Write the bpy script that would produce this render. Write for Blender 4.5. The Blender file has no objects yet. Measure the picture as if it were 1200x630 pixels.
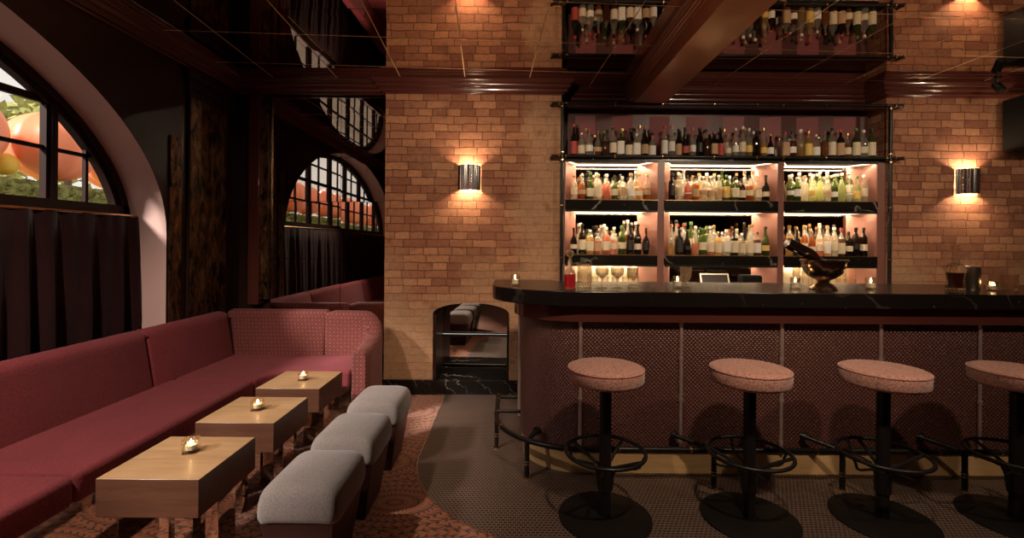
import bpy, math, random
from mathutils import Vector, Matrix
random.seed(7)
PI = math.pi
SC = bpy.context.scene
COL = SC.collection
cos, sin = math.cos, math.sin

# ------------------------------------------------------------------ mesh helper
class MB:
    def __init__(s):
        s.v = []; s.f = []; s.m = []; s.uv = {}
    def add(s, vs, fs, mi=0):
        o = len(s.v); s.v += [tuple(p) for p in vs]
        for f in fs:
            s.f.append(tuple(i + o for i in f)); s.m.append(mi)
        return o
    def box(s, x0, x1, y0, y1, z0, z1, mi=0):
        vs = [(x, y, z) for z in (z0, z1) for y in (y0, y1) for x in (x0, x1)]
        s.add(vs, [(0, 2, 3, 1), (4, 5, 7, 6), (0, 1, 5, 4), (2, 6, 7, 3), (0, 4, 6, 2), (1, 3, 7, 5)], mi)
        return s
    def frustum(s, a, b, z0, z1):
        # a, b = half sizes (x, y) at the bottom and the top
        vs = [(-a[0], -a[1], z0), (a[0], -a[1], z0), (a[0], a[1], z0), (-a[0], a[1], z0),
              (-b[0], -b[1], z1), (b[0], -b[1], z1), (b[0], b[1], z1), (-b[0], b[1], z1)]
        s.add(vs, [(3, 2, 1, 0), (4, 5, 6, 7), (0, 1, 5, 4), (1, 2, 6, 5), (2, 3, 7, 6), (3, 0, 4, 7)])
        return s
    def lathe(s, prof, c=(0, 0, 0), n=24, caps=True, ang=2 * PI, a0=0, square=0):
        full = abs(ang - 2 * PI) < 1e-6
        k = n if full else n + 1
        vs = []
        for (r, z) in prof:
            for i in range(k):
                a = a0 + ang * i / n
                rr = r
                if square:
                    q = max(abs(cos(a)), abs(sin(a)))
                    rr = r * ((1 - square) + square * min(1 / q, 1.3))
                vs.append((c[0] + rr * cos(a), c[1] + rr * sin(a), c[2] + z))
        fs = []
        for j in range(len(prof) - 1):
            for i in range(n if full else n):
                i2 = (i + 1) % k
                fs.append((j * k + i, j * k + i2, (j + 1) * k + i2, (j + 1) * k + i))
        if caps and full:
            if prof[0][0] > 1e-5: fs.append(tuple(reversed(range(k))))
            if prof[-1][0] > 1e-5: fs.append(tuple((len(prof) - 1) * k + i for i in range(k)))
        s.add(vs, fs)
        return s
    def loft(s, secs, caps=True, closed=False, mi=0):
        k = len(secs[0]); o = len(s.v)
        vs = [p for q in secs for p in q]; fs = []
        m = len(secs)
        for j in range(m if closed else m - 1):
            j2 = (j + 1) % m
            for i in range(k):
                i2 = (i + 1) % k
                fs.append((j * k + i, j * k + i2, j2 * k + i2, j2 * k + i))
        if caps and not closed:
            fs.append(tuple(reversed(range(k)))); fs.append(tuple((m - 1) * k + i for i in range(k)))
        s.add(vs, fs, mi)
        return s
    def tube(s, pts, r, n=10, closed=False):
        pts = [Vector(p) for p in pts]; m = len(pts); secs = []
        ref = None
        for i, p in enumerate(pts):
            if closed: t = pts[(i + 1) % m] - pts[i - 1]
            else: t = pts[min(i + 1, m - 1)] - pts[max(i - 1, 0)]
            t.normalize()
            if ref is None:
                ref = Vector((0, 0, 1)) if abs(t.z) < .9 else Vector((1, 0, 0))
            u = ref - t * ref.dot(t)
            if u.length < 1e-4: u = t.orthogonal()
            u.normalize(); ref = u; w = t.cross(u)
            rr = r[i] if isinstance(r, (list, tuple)) else r
            secs.append([tuple(p + u * rr * cos(2 * PI * q / n) + w * rr * sin(2 * PI * q / n)) for q in range(n)])
        s.loft(secs, caps=not closed, closed=closed)
        return s
    def prism(s, poly, ax, a, b, side_mats=None):
        # poly of 2D points; ax 'x' -> (y,z), 'y' -> (x,z), 'z' -> (x,y)
        def P(p, t):
            return {'x': (t, p[0], p[1]), 'y': (p[0], t, p[1]), 'z': (p[0], p[1], t)}[ax]
        k = len(poly); o = len(s.v)
        s.v += [P(p, a) for p in poly] + [P(p, b) for p in poly]
        s.f.append(tuple(o + i for i in range(k))); s.m.append(0)
        s.f.append(tuple(o + k + i for i in reversed(range(k)))); s.m.append(0)
        for i in range(k):
            i2 = (i + 1) % k
            s.f.append((o + i2, o + i, o + k + i, o + k + i2)); s.m.append(side_mats[i] if side_mats else 0)
        return s
    def sweep(s, path, prof, out=1, uv=False, closedprof=True):
        # path: 2D plan points; prof: (offset, z); offset is to the right of travel * out
        n = len(path); secs = []
        for i in range(n):
            p = Vector(path[i])
            d1 = (Vector(path[i]) - Vector(path[i - 1])).normalized() if i > 0 else None
            d2 = (Vector(path[i + 1]) - Vector(path[i])).normalized() if i < n - 1 else None
            d1 = d1 or d2; d2 = d2 or d1
            n1 = Vector((d1.y, -d1.x)); n2 = Vector((d2.y, -d2.x))
            m = (n1 + n2); m = m / max(m.dot(n1), .2) if m.length > 1e-5 else n1
            secs.append([(p.x + m.x * o * out, p.y + m.y * o * out, z) for (o, z) in prof])
        s.loft(secs)
        return s
    def build(s, name, mat, parent=None, bevel=0, bseg=2, smooth=False, subsurf=0, angle=40):
        me = bpy.data.meshes.new(name)
        me.from_pydata(s.v, [], s.f)
        mats = mat if isinstance(mat, (list, tuple)) else [mat]
        for m in mats: me.materials.append(m)
        for i, p in enumerate(me.polygons):
            p.material_index = s.m[i]
        import bmesh
        bm = bmesh.new(); bm.from_mesh(me)
        bmesh.ops.recalc_face_normals(bm, faces=bm.faces)
        bm.to_mesh(me); bm.free()
        o = bpy.data.objects.new(name, me); COL.objects.link(o)
        if parent: o.parent = parent
        if bevel:
            b = o.modifiers.new('bevel', 'BEVEL'); b.width = bevel; b.segments = bseg; b.limit_method = 'ANGLE'
            b.angle_limit = math.radians(35); b.harden_normals = False
        if subsurf:
            b = o.modifiers.new('sub', 'SUBSURF'); b.levels = subsurf; b.render_levels = subsurf
        if smooth or bevel or subsurf:
            for p in me.polygons: p.use_smooth = True
            if not subsurf:
                try: me.set_sharp_from_angle(angle=math.radians(angle))
                except Exception: pass
        return o

def tag(o, label, cat, group=None, kind=None):
    o['label'] = label; o['category'] = cat
    if group: o['group'] = group
    if kind: o['kind'] = kind
    return o
def empty(name, loc, label, cat, group=None, rz=0):
    o = bpy.data.objects.new(name, None); COL.objects.link(o); o.empty_display_size = .05
    o.location = loc; o.rotation_euler = (0, 0, rz)
    return tag(o, label, cat, group)
def struct(o):
    o['kind'] = 'structure'; return o
def dup(root, loc, label, rz=None):
    r = root.copy(); COL.objects.link(r); r.location = loc; r['label'] = label
    if rz is not None: r.rotation_euler = (0, 0, rz)
    for ch in list(root.children):
        c = ch.copy(); COL.objects.link(c); c.parent = r
        for g in list(ch.children):
            d = g.copy(); COL.objects.link(d); d.parent = c
    return r

# ------------------------------------------------------------------ materials
def newmat(name):
    m = bpy.data.materials.new(name); m.use_nodes = True
    nt = m.node_tree; nt.nodes.clear()
    out = nt.nodes.new('ShaderNodeOutputMaterial')
    return m, nt, out
class N:
    def __init__(s, nt): s.nt = nt
    def outer_fresnel(s, ior, normal=None):
        fr = s.n('ShaderNodeFresnel'); fr.inputs[0].default_value = ior
        if normal is not None: s.l(normal, fr.inputs['Normal'])
        geo = s.n('ShaderNodeNewGeometry')
        return s.math('MULTIPLY', fr.outputs[0], s.math('SUBTRACT', 1, geo.outputs['Backfacing']))
    def n(s, t, **kw):
        x = s.nt.nodes.new(t)
        for k, v in kw.items():
            if k.startswith('i_'):
                x.inputs[k[2:].replace('_', ' ')].default_value = v
            else: setattr(x, k, v)
        return x
    def l(s, a, b): s.nt.links.new(a, b)
    def math(s, op, a, b=None, c=None):
        x = s.nt.nodes.new('ShaderNodeMath'); x.operation = op
        for i, q in enumerate((a, b, c)):
            if q is None: continue
            if isinstance(q, (int, float)): x.inputs[i].default_value = q
            else: s.l(q, x.inputs[i])
        return x.outputs[0]
    def mix(s, f, a, b, blend='MIX'):
        x = s.nt.nodes.new('ShaderNodeMix'); x.data_type = 'RGBA'; x.blend_type = blend
        for sock, q in ((x.inputs[0], f), (x.inputs[6], a), (x.inputs[7], b)):
            if isinstance(q, (int, float)): sock.default_value = q
            elif isinstance(q, tuple): sock.default_value = q if len(q) == 4 else (*q, 1)
            else: s.l(q, sock)
        return x.outputs[2]
    def ramp(s, f, stops):
        x = s.nt.nodes.new('ShaderNodeValToRGB'); e = x.color_ramp.elements
        while len(e) < len(stops): e.new(.5)
        for i, (p, c) in enumerate(stops):
            e[i].position = p; e[i].color = (c, c, c, 1) if isinstance(c, (int, float)) else (*c, 1)
        s.l(f, x.inputs[0]); return x.outputs[0]
    def coord(s, kind='Object', scale=(1, 1, 1), rot=(0, 0, 0), loc=(0, 0, 0)):
        t = s.nt.nodes.new('ShaderNodeTexCoord'); m = s.nt.nodes.new('ShaderNodeMapping')
        m.inputs['Scale'].default_value = scale; m.inputs['Rotation'].default_value = rot; m.inputs['Location'].default_value = loc
        s.l(t.outputs[kind], m.inputs[0]); return m.outputs[0]
    def noise(s, vec, scale, detail=4, rough=.55, dist=0):
        x = s.n('ShaderNodeTexNoise'); x.inputs['Scale'].default_value = scale; x.inputs['Detail'].default_value = detail
        x.inputs['Roughness'].default_value = rough; x.inputs['Distortion'].default_value = dist
        if vec: s.l(vec, x.inputs['Vector'])
        return x.outputs['Fac']
    def bump(s, h, strength=.3, dist=.01):
        x = s.n('ShaderNodeBump'); x.inputs['Strength'].default_value = strength; x.inputs['Distance'].default_value = dist
        s.l(h, x.inputs['Height']); return x.outputs[0]
    def bsdf(s, out, color=None, rough=.5, metal=0, coat=0, normal=None, spec=.5, sheen=0, trans=0, ior=1.45, emit=None, es=0):
        b = s.n('ShaderNodeBsdfPrincipled')
        for nm, q in (('Base Color', color), ('Roughness', rough), ('Metallic', metal)):
            if q is None: continue
            if isinstance(q, (int, float)): b.inputs[nm].default_value = q
            elif isinstance(q, tuple): b.inputs[nm].default_value = (*q, 1)
            else: s.l(q, b.inputs[nm])
        b.inputs['Coat Weight'].default_value = coat; b.inputs['Coat Roughness'].default_value = .08
        b.inputs['Specular IOR Level'].default_value = spec
        b.inputs['Sheen Weight'].default_value = sheen
        b.inputs['Transmission Weight'].default_value = trans; b.inputs['IOR'].default_value = ior
        if emit: b.inputs['Emission Color'].default_value = (*emit, 1); b.inputs['Emission Strength'].default_value = es
        if normal is not None: s.l(normal, b.inputs['Normal'])
        s.l(b.outputs[0], out.inputs[0]); return b

def simple(name, color, rough=.5, metal=0, var=.15, nscale=12, bump=0, coat=0, spec=.5, sheen=0):
    m, nt, out = newmat(name); g = N(nt)
    c = g.coord('Object')
    f = g.noise(c, nscale)
    d = tuple(max(0, q * (1 - var)) for q in color); l = tuple(q * (1 + var) for q in color)
    colr = g.mix(f, d, l)
    nrm = g.bump(g.noise(c, nscale * 8), bump, .005) if bump else None
    g.bsdf(out, colr, rough, metal, coat, nrm, spec, sheen)
    return m
def emissive(name, color, strength):
    m, nt, out = newmat(name); g = N(nt)
    e = g.n('ShaderNodeEmission'); e.inputs[0].default_value = (*color, 1); e.inputs[1].default_value = strength
    g.l(e.outputs[0], out.inputs[0]); return m

def mat_brick():
    m, nt, out = newmat('old_brick'); g = N(nt)
    t = g.n('ShaderNodeTexCoord'); sep = g.n('ShaderNodeSeparateXYZ'); g.l(t.outputs['Object'], sep.inputs[0])
    xy = g.math('ADD', sep.outputs[0], sep.outputs[1])
    wr = g.n('ShaderNodeTexWhiteNoise'); wr.noise_dimensions = '1D'; g.l(g.math('FLOOR', g.math('DIVIDE', sep.outputs[2], .0715)), wr.inputs['W'])
    comb = g.n('ShaderNodeCombineXYZ'); g.l(xy, comb.inputs[0]); g.l(sep.outputs[2], comb.inputs[1])
    comb2 = g.n('ShaderNodeCombineXYZ'); g.l(g.math('ADD', xy, g.math('MULTIPLY', wr.outputs['Value'], .12)), comb2.inputs[0]); g.l(sep.outputs[2], comb2.inputs[1])
    nz = g.n('ShaderNodeTexNoise'); nz.inputs['Scale'].default_value = 9; nz.inputs['Detail'].default_value = 3
    g.l(comb.outputs[0], nz.inputs['Vector'])
    sub = g.n('ShaderNodeVectorMath', operation='SUBTRACT'); g.l(nz.outputs['Color'], sub.inputs[0]); sub.inputs[1].default_value = (.5, .5, .5)
    sc = g.n('ShaderNodeVectorMath', operation='SCALE'); g.l(sub.outputs[0], sc.inputs[0]); sc.inputs['Scale'].default_value = .024
    ad = g.n('ShaderNodeVectorMath', operation='ADD'); g.l(comb2.outputs[0], ad.inputs[0]); g.l(sc.outputs[0], ad.inputs[1])
    b = g.n('ShaderNodeTexBrick'); b.offset = .5; b.squash = .62; b.squash_frequency = 2; b.offset_frequency = 2
    b.inputs['Scale'].default_value = 1; b.inputs['Brick Width'].default_value = .215; b.inputs['Row Height'].default_value = .0715
    b.inputs['Mortar Size'].default_value = .0042; b.inputs['Mortar Smooth'].default_value = .4; b.inputs['Bias'].default_value = -.05
    b.inputs['Color1'].default_value = (.45, .205, .108, 1); b.inputs['Color2'].default_value = (.235, .085, .048, 1)
    b.inputs['Mortar'].default_value = (.13, .058, .034, 1)
    g.l(ad.outputs[0], b.inputs['Vector'])
    n1 = g.noise(comb.outputs[0], 28, 6, .65)
    col = g.mix(.55, b.outputs['Color'], g.mix(n1, (.12, .12, .12), (.95, .95, .95)), 'OVERLAY')
    # worn plaster-smeared patches, and a few soot-dark bricks
    n2 = g.noise(comb.outputs[0], 1.3, 5, .6)
    low = g.n('ShaderNodeMapRange'); g.l(sep.outputs[2], low.inputs[0])
    low.inputs[1].default_value = 1.35; low.inputs[2].default_value = .7; low.inputs[3].default_value = 0; low.inputs[4].default_value = .3
    side = g.n('ShaderNodeMapRange'); g.l(g.math('ABSOLUTE', g.math('SUBTRACT', sep.outputs[0], .3)), side.inputs[0])
    side.inputs[1].default_value = .32; side.inputs[2].default_value = .1; side.inputs[3].default_value = 0; side.inputs[4].default_value = .25
    n2s = g.math('ADD', g.math('ADD', n2, low.outputs[0]), side.outputs[0])
    patch = g.ramp(n2s, [(.56, 0), (.74, .8)])
    sand = g.mix(n1, (.28, .15, .08), (.56, .33, .19))
    col = g.mix(patch, col, sand)
    n3 = g.noise(comb.outputs[0], 5.5, 4, .6)
    col = g.mix(g.ramp(n3, [(.58, 0), (.72, .55)]), col, (.11, .04, .024))
    inv = g.math('SUBTRACT', 1, b.outputs['Fac'])
    h = g.math('ADD', g.math('MULTIPLY', inv, g.math('SUBTRACT', 1, g.math('MULTIPLY', patch, .7))), g.math('MULTIPLY', n1, .55))
    g.bsdf(out, col, .82, 0, 0, g.bump(h, .75, .014), .3)
    return m

def mat_mirror(name, col, rough=.02, mottled=0):
    m, nt, out = newmat(name); g = N(nt)
    c = g.coord('Object')
    n1 = g.noise(c, 3, 6, .6)
    colr = g.mix(g.ramp(n1, [(.35, 0), (.75, 1)]), col, tuple(q * (1 - mottled) for q in col)) if mottled else col
    g.bsdf(out, colr, rough, 1)
    return m

def mat_ceiling():
    m, nt, out = newmat('mirror_ceiling'); g = N(nt)
    c = g.coord('Object', rot=(0, 0, math.radians(-3.2)), loc=(.20, .03, 0))
    sep = g.n('ShaderNodeSeparateXYZ'); g.l(c, sep.inputs[0])
    def line(s):
        d = g.math('ABSOLUTE', g.math('SUBTRACT', g.math('FRACT', g.math('DIVIDE', s, .585)), .5))
        return g.math('GREATER_THAN', d, .4938)
    mask = g.math('MAXIMUM', line(sep.outputs[0]), line(sep.outputs[1]))
    # each pane hangs at its own very slight angle
    fl = g.n('ShaderNodeCombineXYZ')
    g.l(g.math('ROUND', g.math('DIVIDE', sep.outputs[0], .585)), fl.inputs[0]); g.l(g.math('ROUND', g.math('DIVIDE', sep.outputs[1], .585)), fl.inputs[1])
    wn = g.n('ShaderNodeTexWhiteNoise'); wn.noise_dimensions = '3D'; g.l(fl.outputs[0], wn.inputs['Vector'])
    sb = g.n('ShaderNodeVectorMath', operation='SUBTRACT'); g.l(wn.outputs['Color'], sb.inputs[0]); sb.inputs[1].default_value = (.5, .5, .5)
    sc = g.n('ShaderNodeVectorMath', operation='SCALE'); g.l(sb.outputs[0], sc.inputs[0]); sc.inputs['Scale'].default_value = .006
    geo = g.n('ShaderNodeNewGeometry')
    ad = g.n('ShaderNodeVectorMath', operation='ADD'); g.l(geo.outputs['Normal'], ad.inputs[0]); g.l(sc.outputs[0], ad.inputs[1])
    nm = g.n('ShaderNodeVectorMath', operation='NORMALIZE'); g.l(ad.outputs[0], nm.inputs[0])
    col = g.mix(mask, (.74, .62, .54), (.85, .64, .40))
    rough = g.math('ADD', .02, g.math('MULTIPLY', mask, .7))
    g.bsdf(out, col, rough, 1, 0, nm.outputs[0])
    return m

def mat_mosaic():
    m, nt, out = newmat('penny_mosaic'); g = N(nt)
    c = g.coord('Object')
    b = g.n('ShaderNodeTexBrick'); b.offset = .5
    b.inputs['Scale'].default_value = 1; b.inputs['Brick Width'].default_value = .0225; b.inputs['Row Height'].default_value = .0205
    b.inputs['Mortar Size'].default_value = .0027; b.inputs['Mortar Smooth'].default_value = .5
    b.inputs['Color1'].default_value = (.026, .016, .013, 1); b.inputs['Color2'].default_value = (.042, .026, .020, 1); b.inputs['Mortar'].default_value = (.20, .128, .096, 1)
    g.l(c, b.inputs['Vector'])
    v = g.n('ShaderNodeTexVoronoi'); v.inputs['Scale'].default_value = 9; g.l(c, v.inputs['Vector'])
    spk = g.ramp(v.outputs['Distance'], [(.03, 1), (.06, 0)])
    col = g.mix(g.math('MULTIPLY', spk, .5), b.outputs['Color'], (.3, .26, .22))
    n = g.noise(c, 1.6, 4)
    col = g.mix(1, col, g.mix(n, (.75, .75, .75), (1.2, 1.2, 1.2)), 'MULTIPLY')
    g.bsdf(out, col, .42, 0, 0, g.bump(g.math('SUBTRACT', 1, b.outputs['Fac']), .5, .003), .45)
    return m

def mat_carpet():
    m, nt, out = newmat('leaf_carpet'); g = N(nt)
    c = g.coord('Object')
    sep = g.n('ShaderNodeSeparateXYZ'); g.l(c, sep.inputs[0])
    x, y = sep.outputs[0], sep.outputs[1]
    # rows of leafy ovals: every cell holds concentric garlands of small twigs
    u = g.math('DIVIDE', x, .62); 
    row = g.math('FLOOR', g.math('DIVIDE', y, .46))
    u = g.math('ADD', u, g.math('MULTIPLY', row, .5))
    fu = g.math('MULTIPLY', g.math('SUBTRACT', g.math('FRACT', u), .5), .62)
    fv = g.math('MULTIPLY', g.math('SUBTRACT', g.math('FRACT', g.math('DIVIDE', y, .46)), .5), .78)
    r = g.math('SQRT', g.math('ADD', g.math('MULTIPLY', fu, fu), g.math('MULTIPLY', fv, fv)))
    th = g.math('ARCTAN2', fv, fu)
    rr = g.math('FRACT', g.math('DIVIDE', r, .085))
    # herringbone twig: slanted strokes meeting on a central vein
    tri = g.math('ABSOLUTE', g.math('SUBTRACT', rr, .5))
    ph = g.math('ADD', g.math('MULTIPLY', th, 22 / PI), g.math('MULTIPLY', tri, 1.5))
    nz = g.noise(c, 45, 3)
    ph = g.math('ADD', ph, g.math('MULTIPLY', nz, .5))
    st = g.math('ABSOLUTE', g.math('SUBTRACT', g.math('FRACT', ph), .5))
    stroke = g.math('MULTIPLY', g.math('LESS_THAN', st, .17), g.math('LESS_THAN', tri, .40))
    vein = g.math('LESS_THAN', tri, .06)
    mask = g.math('MAXIMUM', stroke, vein)
    mask = g.math('MULTIPLY', mask, g.math('GREATER_THAN', nz, .36))
    n2 = g.noise(c, 2.2, 4)
    base = g.mix(n2, (.24, .078, .038), (.35, .125, .062))
    fine = g.noise(c, 320, 2)
    base = g.mix(.4, base, g.mix(fine, (.2, .2, .2), (.8, .8, .8)), 'OVERLAY')
    col = g.mix(g.math('MULTIPLY', mask, .9), base, (.036, .016, .011))
    g.bsdf(out, col, .95, 0, 0, g.bump(fine, .4, .004), .1, .25)
    return m

def mat_wood(name, a, b, axis='x', scale=1, rough=.42):
    m, nt, out = newmat(name); g = N(nt)
    s = {'x': (1.2, 14, 14), 'y': (14, 1.2, 14), 'z': (14, 14, 1.2)}[axis]
    s = tuple(q * scale for q in s)
    c = g.coord('Object', scale=s)
    n1 = g.noise(c, 1.4, 6, .6, .9)
    c2 = g.coord('Object', scale=tuple(q * 6 for q in s))
    n2 = g.noise(c2, 2.2, 4, .6)
    f = g.math('ADD', g.math('MULTIPLY', n1, .75), g.math('MULTIPLY', n2, .3))
    col = g.mix(g.ramp(f, [(.3, 0), (.72, 1)]), a, b)
    g.bsdf(out, col, rough, 0, .1, g.bump(n2, .08, .003), .4)
    return m

def mat_marble(name='black_marble', vein=1.0, ws=1.1):
    m, nt, out = newmat(name); g = N(nt)
    c = g.coord('Object')
    w = g.n('ShaderNodeTexWave'); w.inputs['Scale'].default_value = ws; w.inputs['Distortion'].default_value = 9; w.inputs['Detail'].default_value = 4
    w.inputs['Detail Scale'].default_value = 1.6; w.bands_direction = 'DIAGONAL'
    g.l(c, w.inputs['Vector'])
    v = g.ramp(w.outputs['Fac'], [(.0, .55), (.006, .15), (.016, 0)])
    n = g.noise(c, 3, 3)
    v = g.math('MULTIPLY', v, g.math('MULTIPLY', vein, g.ramp(n, [(.42, 0), (.6, 1)])))
    vo = g.n('ShaderNodeTexVoronoi'); vo.inputs['Scale'].default_value = 24; g.l(c, vo.inputs['Vector'])
    sp = g.math('MULTIPLY', g.ramp(vo.outputs['Distance'], [(.05, 1), (.14, 0)]), g.ramp(g.noise(c, 7, 2), [(.5, 0), (.62, .6)]))
    col = g.mix(g.math('MAXIMUM', v, sp), (.010, .0075, .0065), (.42, .36, .30))
    g.bsdf(out, col, .2, 0, 0, None, .3)
    return m

def mat_woven():
    m, nt, out = newmat('woven_leather'); g = N(nt)
    t = g.n('ShaderNodeTexCoord'); sep = g.n('ShaderNodeSeparateXYZ'); g.l(t.outputs['Object'], sep.inputs[0])
    s = g.math('ADD', sep.outputs[0], g.math('MULTIPLY', sep.outputs[1], -.8)); z = sep.outputs[2]
    k = PI / .018
    a = g.math('ADD', s, z); b = g.math('SUBTRACT', s, z)
    w = g.math('MULTIPLY', g.math('ABSOLUTE', g.math('SINE', g.math('MULTIPLY', a, k * .72))), g.math('ABSOLUTE', g.math('SINE', g.math('MULTIPLY', b, k * .72))))
    n = g.noise(t.outputs['Object'], 3, 4)
    col = g.mix(n, (.105, .040, .032), (.14, .053, .042))
    col = g.mix(g.ramp(w, [(.0, 1), (.25, 0)]), col, (.035, .010, .010))
    g.bsdf(out, col, .33, 0, .15, g.bump(w, .7, .006), .65)
    return m

def mat_fabric(name, col, weave=.0035, var=.18, sheen=.25, pattern=None, rough=.85, wstr=.5):
    m, nt, out = newmat(name); g = N(nt)
    c = g.coord('Object')
    v = g.n('ShaderNodeTexVoronoi'); v.inputs['Scale'].default_value = 1 / weave / 2; g.l(c, v.inputs['Vector'])
    n = g.noise(c, 5, 4)
    base = g.mix(n, tuple(q * (1 - var) for q in col), tuple(q * (1 + var) for q in col))
    base = g.mix(wstr, base, g.mix(v.outputs['Distance'], (.75, .75, .75), (.25, .25, .25)), 'OVERLAY')
    if pattern:
        sep = g.n('ShaderNodeSeparateXYZ'); g.l(c, sep.inputs[0])
        s = g.math('ADD', sep.outputs[0], sep.outputs[1]); z = sep.outputs[2]
        p = PI / .062
        a = g.math('SINE', g.math('MULTIPLY', g.math('ADD', s, z), p)); b2 = g.math('SINE', g.math('MULTIPLY', g.math('SUBTRACT', s, z), p))
        d = g.math('ABSOLUTE', g.math('MULTIPLY', a, b2))
        k = g.math('ADD', g.math('LESS_THAN', d, .13), g.math('MULTIPLY', g.math('GREATER_THAN', d, .62), .6))
        base = g.mix(g.math('MULTIPLY', k, .65), base, pattern)
    g.bsdf(out, base, rough, 0, 0, g.bump(v.outputs['Distance'], .35, .003), .2, sheen)
    return m

def mat_copper():
    m, nt, out = newmat('aged_copper_leaf'); g = N(nt)
    c = g.coord('Object', scale=(1, 1, .45))
    n = g.noise(c, 16, 7, .7, .6); n2 = g.noise(c, 5, 4)
    f = g.math('ADD', g.math('MULTIPLY', n, .7), g.math('MULTIPLY', n2, .35))
    col = g.mix(g.ramp(f, [(.46, 0), (.68, 1)]), (.014, .007, .004), (.42, .20, .085))
    g.bsdf(out, col, .33, .85, 0, g.bump(n, .5, .02), .5)
    return m

def mat_pane():
    m, nt, out = newmat('window_glass'); g = N(nt)
    t = g.n('ShaderNodeBsdfTransparent'); gl = g.n('ShaderNodeBsdfGlossy'); gl.inputs['Roughness'].default_value = .02
    c = g.coord('Object'); nz = g.noise(c, 4, 2)
    fr = g.outer_fresnel(1.3, g.bump(nz, .02, .01))
    mx = g.n('ShaderNodeMixShader'); g.l(fr, mx.inputs[0]); g.l(t.outputs[0], mx.inputs[1]); g.l(gl.outputs[0], mx.inputs[2])
    g.l(mx.outputs[0], out.inputs[0]); return m

def mat_bottle(name, col, clear=.45, glass=None):
    # clear or tinted glass, filled with liquid up to a level of its own
    m, nt, out = newmat(name); g = N(nt)
    glass = glass or (.90, .86, .78)
    t = g.n('ShaderNodeTexCoord'); sep = g.n('ShaderNodeSeparateXYZ'); g.l(t.outputs['Object'], sep.inputs[0])
    oi = g.n('ShaderNodeObjectInfo')
    lvl = g.math('ADD', .085, g.math('MULTIPLY', oi.outputs['Random'], .11))
    full = g.math('LESS_THAN', sep.outputs[2], lvl)
    n = g.noise(t.outputs['Object'], 20, 2)
    c2 = g.mix(n, tuple(q * .85 for q in col), tuple(min(1, q * 1.12) for q in col))
    c3 = g.mix(full, glass, c2)
    tr = g.n('ShaderNodeBsdfTransparent'); g.l(c3, tr.inputs[0])
    tl = g.n('ShaderNodeBsdfTranslucent'); g.l(c3, tl.inputs[0])
    df = g.n('ShaderNodeBsdfDiffuse'); g.l(c3, df.inputs[0])
    gl = g.n('ShaderNodeBsdfGlossy'); gl.inputs['Roughness'].default_value = .05
    a = g.n('ShaderNodeMixShader'); a.inputs[0].default_value = .4; g.l(tl.outputs[0], a.inputs[1]); g.l(df.outputs[0], a.inputs[2])
    cl = g.math('ADD', .82, g.math('MULTIPLY', full, clear - .82))
    b = g.n('ShaderNodeMixShader'); g.l(cl, b.inputs[0]); g.l(a.outputs[0], b.inputs[1]); g.l(tr.outputs[0], b.inputs[2])
    fr = g.outer_fresnel(1.55)
    d = g.n('ShaderNodeMixShader'); g.l(fr, d.inputs[0]); g.l(b.outputs[0], d.inputs[1]); g.l(gl.outputs[0], d.inputs[2])
    g.l(d.outputs[0], out.inputs[0]); return m

def mat_glass(name, col=(1, 1, 1), rough=.02, facets=0):
    m, nt, out = newmat(name); g = N(nt)
    c = g.coord('Object')
    nrm = None
    if facets:
        sep = g.n('ShaderNodeSeparateXYZ'); g.l(c, sep.inputs[0])
        th = g.math('ARCTAN2', sep.outputs[1], sep.outputs[0])
        a = g.math('ADD', g.math('MULTIPLY', th, 8), g.math('MULTIPLY', sep.outputs[2], facets)); b = g.math('SUBTRACT', g.math('MULTIPLY', th, 8), g.math('MULTIPLY', sep.outputs[2], facets))
        w = g.math('MULTIPLY', g.math('ABSOLUTE', g.math('SINE', a)), g.math('ABSOLUTE', g.math('SINE', b)))
        nrm = g.bump(w, .6, .006)
    gb = g.n('ShaderNodeBsdfGlass'); gb.inputs['Color'].default_value = (*col, 1); gb.inputs['Roughness'].default_value = rough; gb.inputs['IOR'].default_value = 1.3
    if nrm is not None: g.l(nrm, gb.inputs['Normal'])
    tr = g.n('ShaderNodeBsdfTransparent'); tr.inputs[0].default_value = (*col, 1)
    a = g.n('ShaderNodeMixShader'); a.inputs[0].default_value = .62
    g.l(gb.outputs[0], a.inputs[1]); g.l(tr.outputs[0], a.inputs[2])
    g.l(a.outputs[0], out.inputs[0]); return m

M = {}
M['brick'] = mat_brick()
M['ceiling'] = mat_ceiling()
M['mirror'] = mat_mirror('smoked_mirror', (.80, .72, .66), .015, .15)
M['mirror_dark'] = mat_mirror('dark_antique_mirror', (.38, .29, .25), .05, .4)
M['mirror_leg'] = mat_mirror('polished_steel_leg', (.72, .66, .60), .04, .1)
M['chrome'] = mat_mirror('chrome', (.86, .82, .78), .14)
M['brass'] = mat_mirror('brass', (.75, .48, .24), .25)
M['rose_chrome'] = simple('rose_steel', (.72, .56, .50), .3, .75, .1, 20)
M['mosaic'] = mat_mosaic()
M['carpet'] = mat_carpet()
M['oak'] = mat_wood('oak_top', (.20, .108, .050), (.34, .20, .098), 'x', .8)
M['shaded_walnut'] = mat_wood('shaded_walnut_side', (.045, .016, .0085), (.105, .040, .021), 'x', .8)  # redder wood for the table sides, with their shade darkened into the colour
M['plinth_wood'] = mat_wood('golden_plinth', (.46, .26, .11), (.66, .42, .20), 'x', .5, .4)
M['marble'] = mat_marble()
M['streaked_marble'] = mat_marble('streaked_black_marble', 1.0, 3.6)
M['bar_marble'] = mat_marble('speckled_black_marble', .12)
M['woven'] = mat_woven()
M['lacquer'] = simple('burgundy_lacquer', (.085, .024, .018), .2, 0, .15, 3, .02, .4)
M['lacquer_dark'] = simple('dark_lacquer', (.027, .0105, .007), .34, 0, .2, 4, .02, .08, .3)
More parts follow.
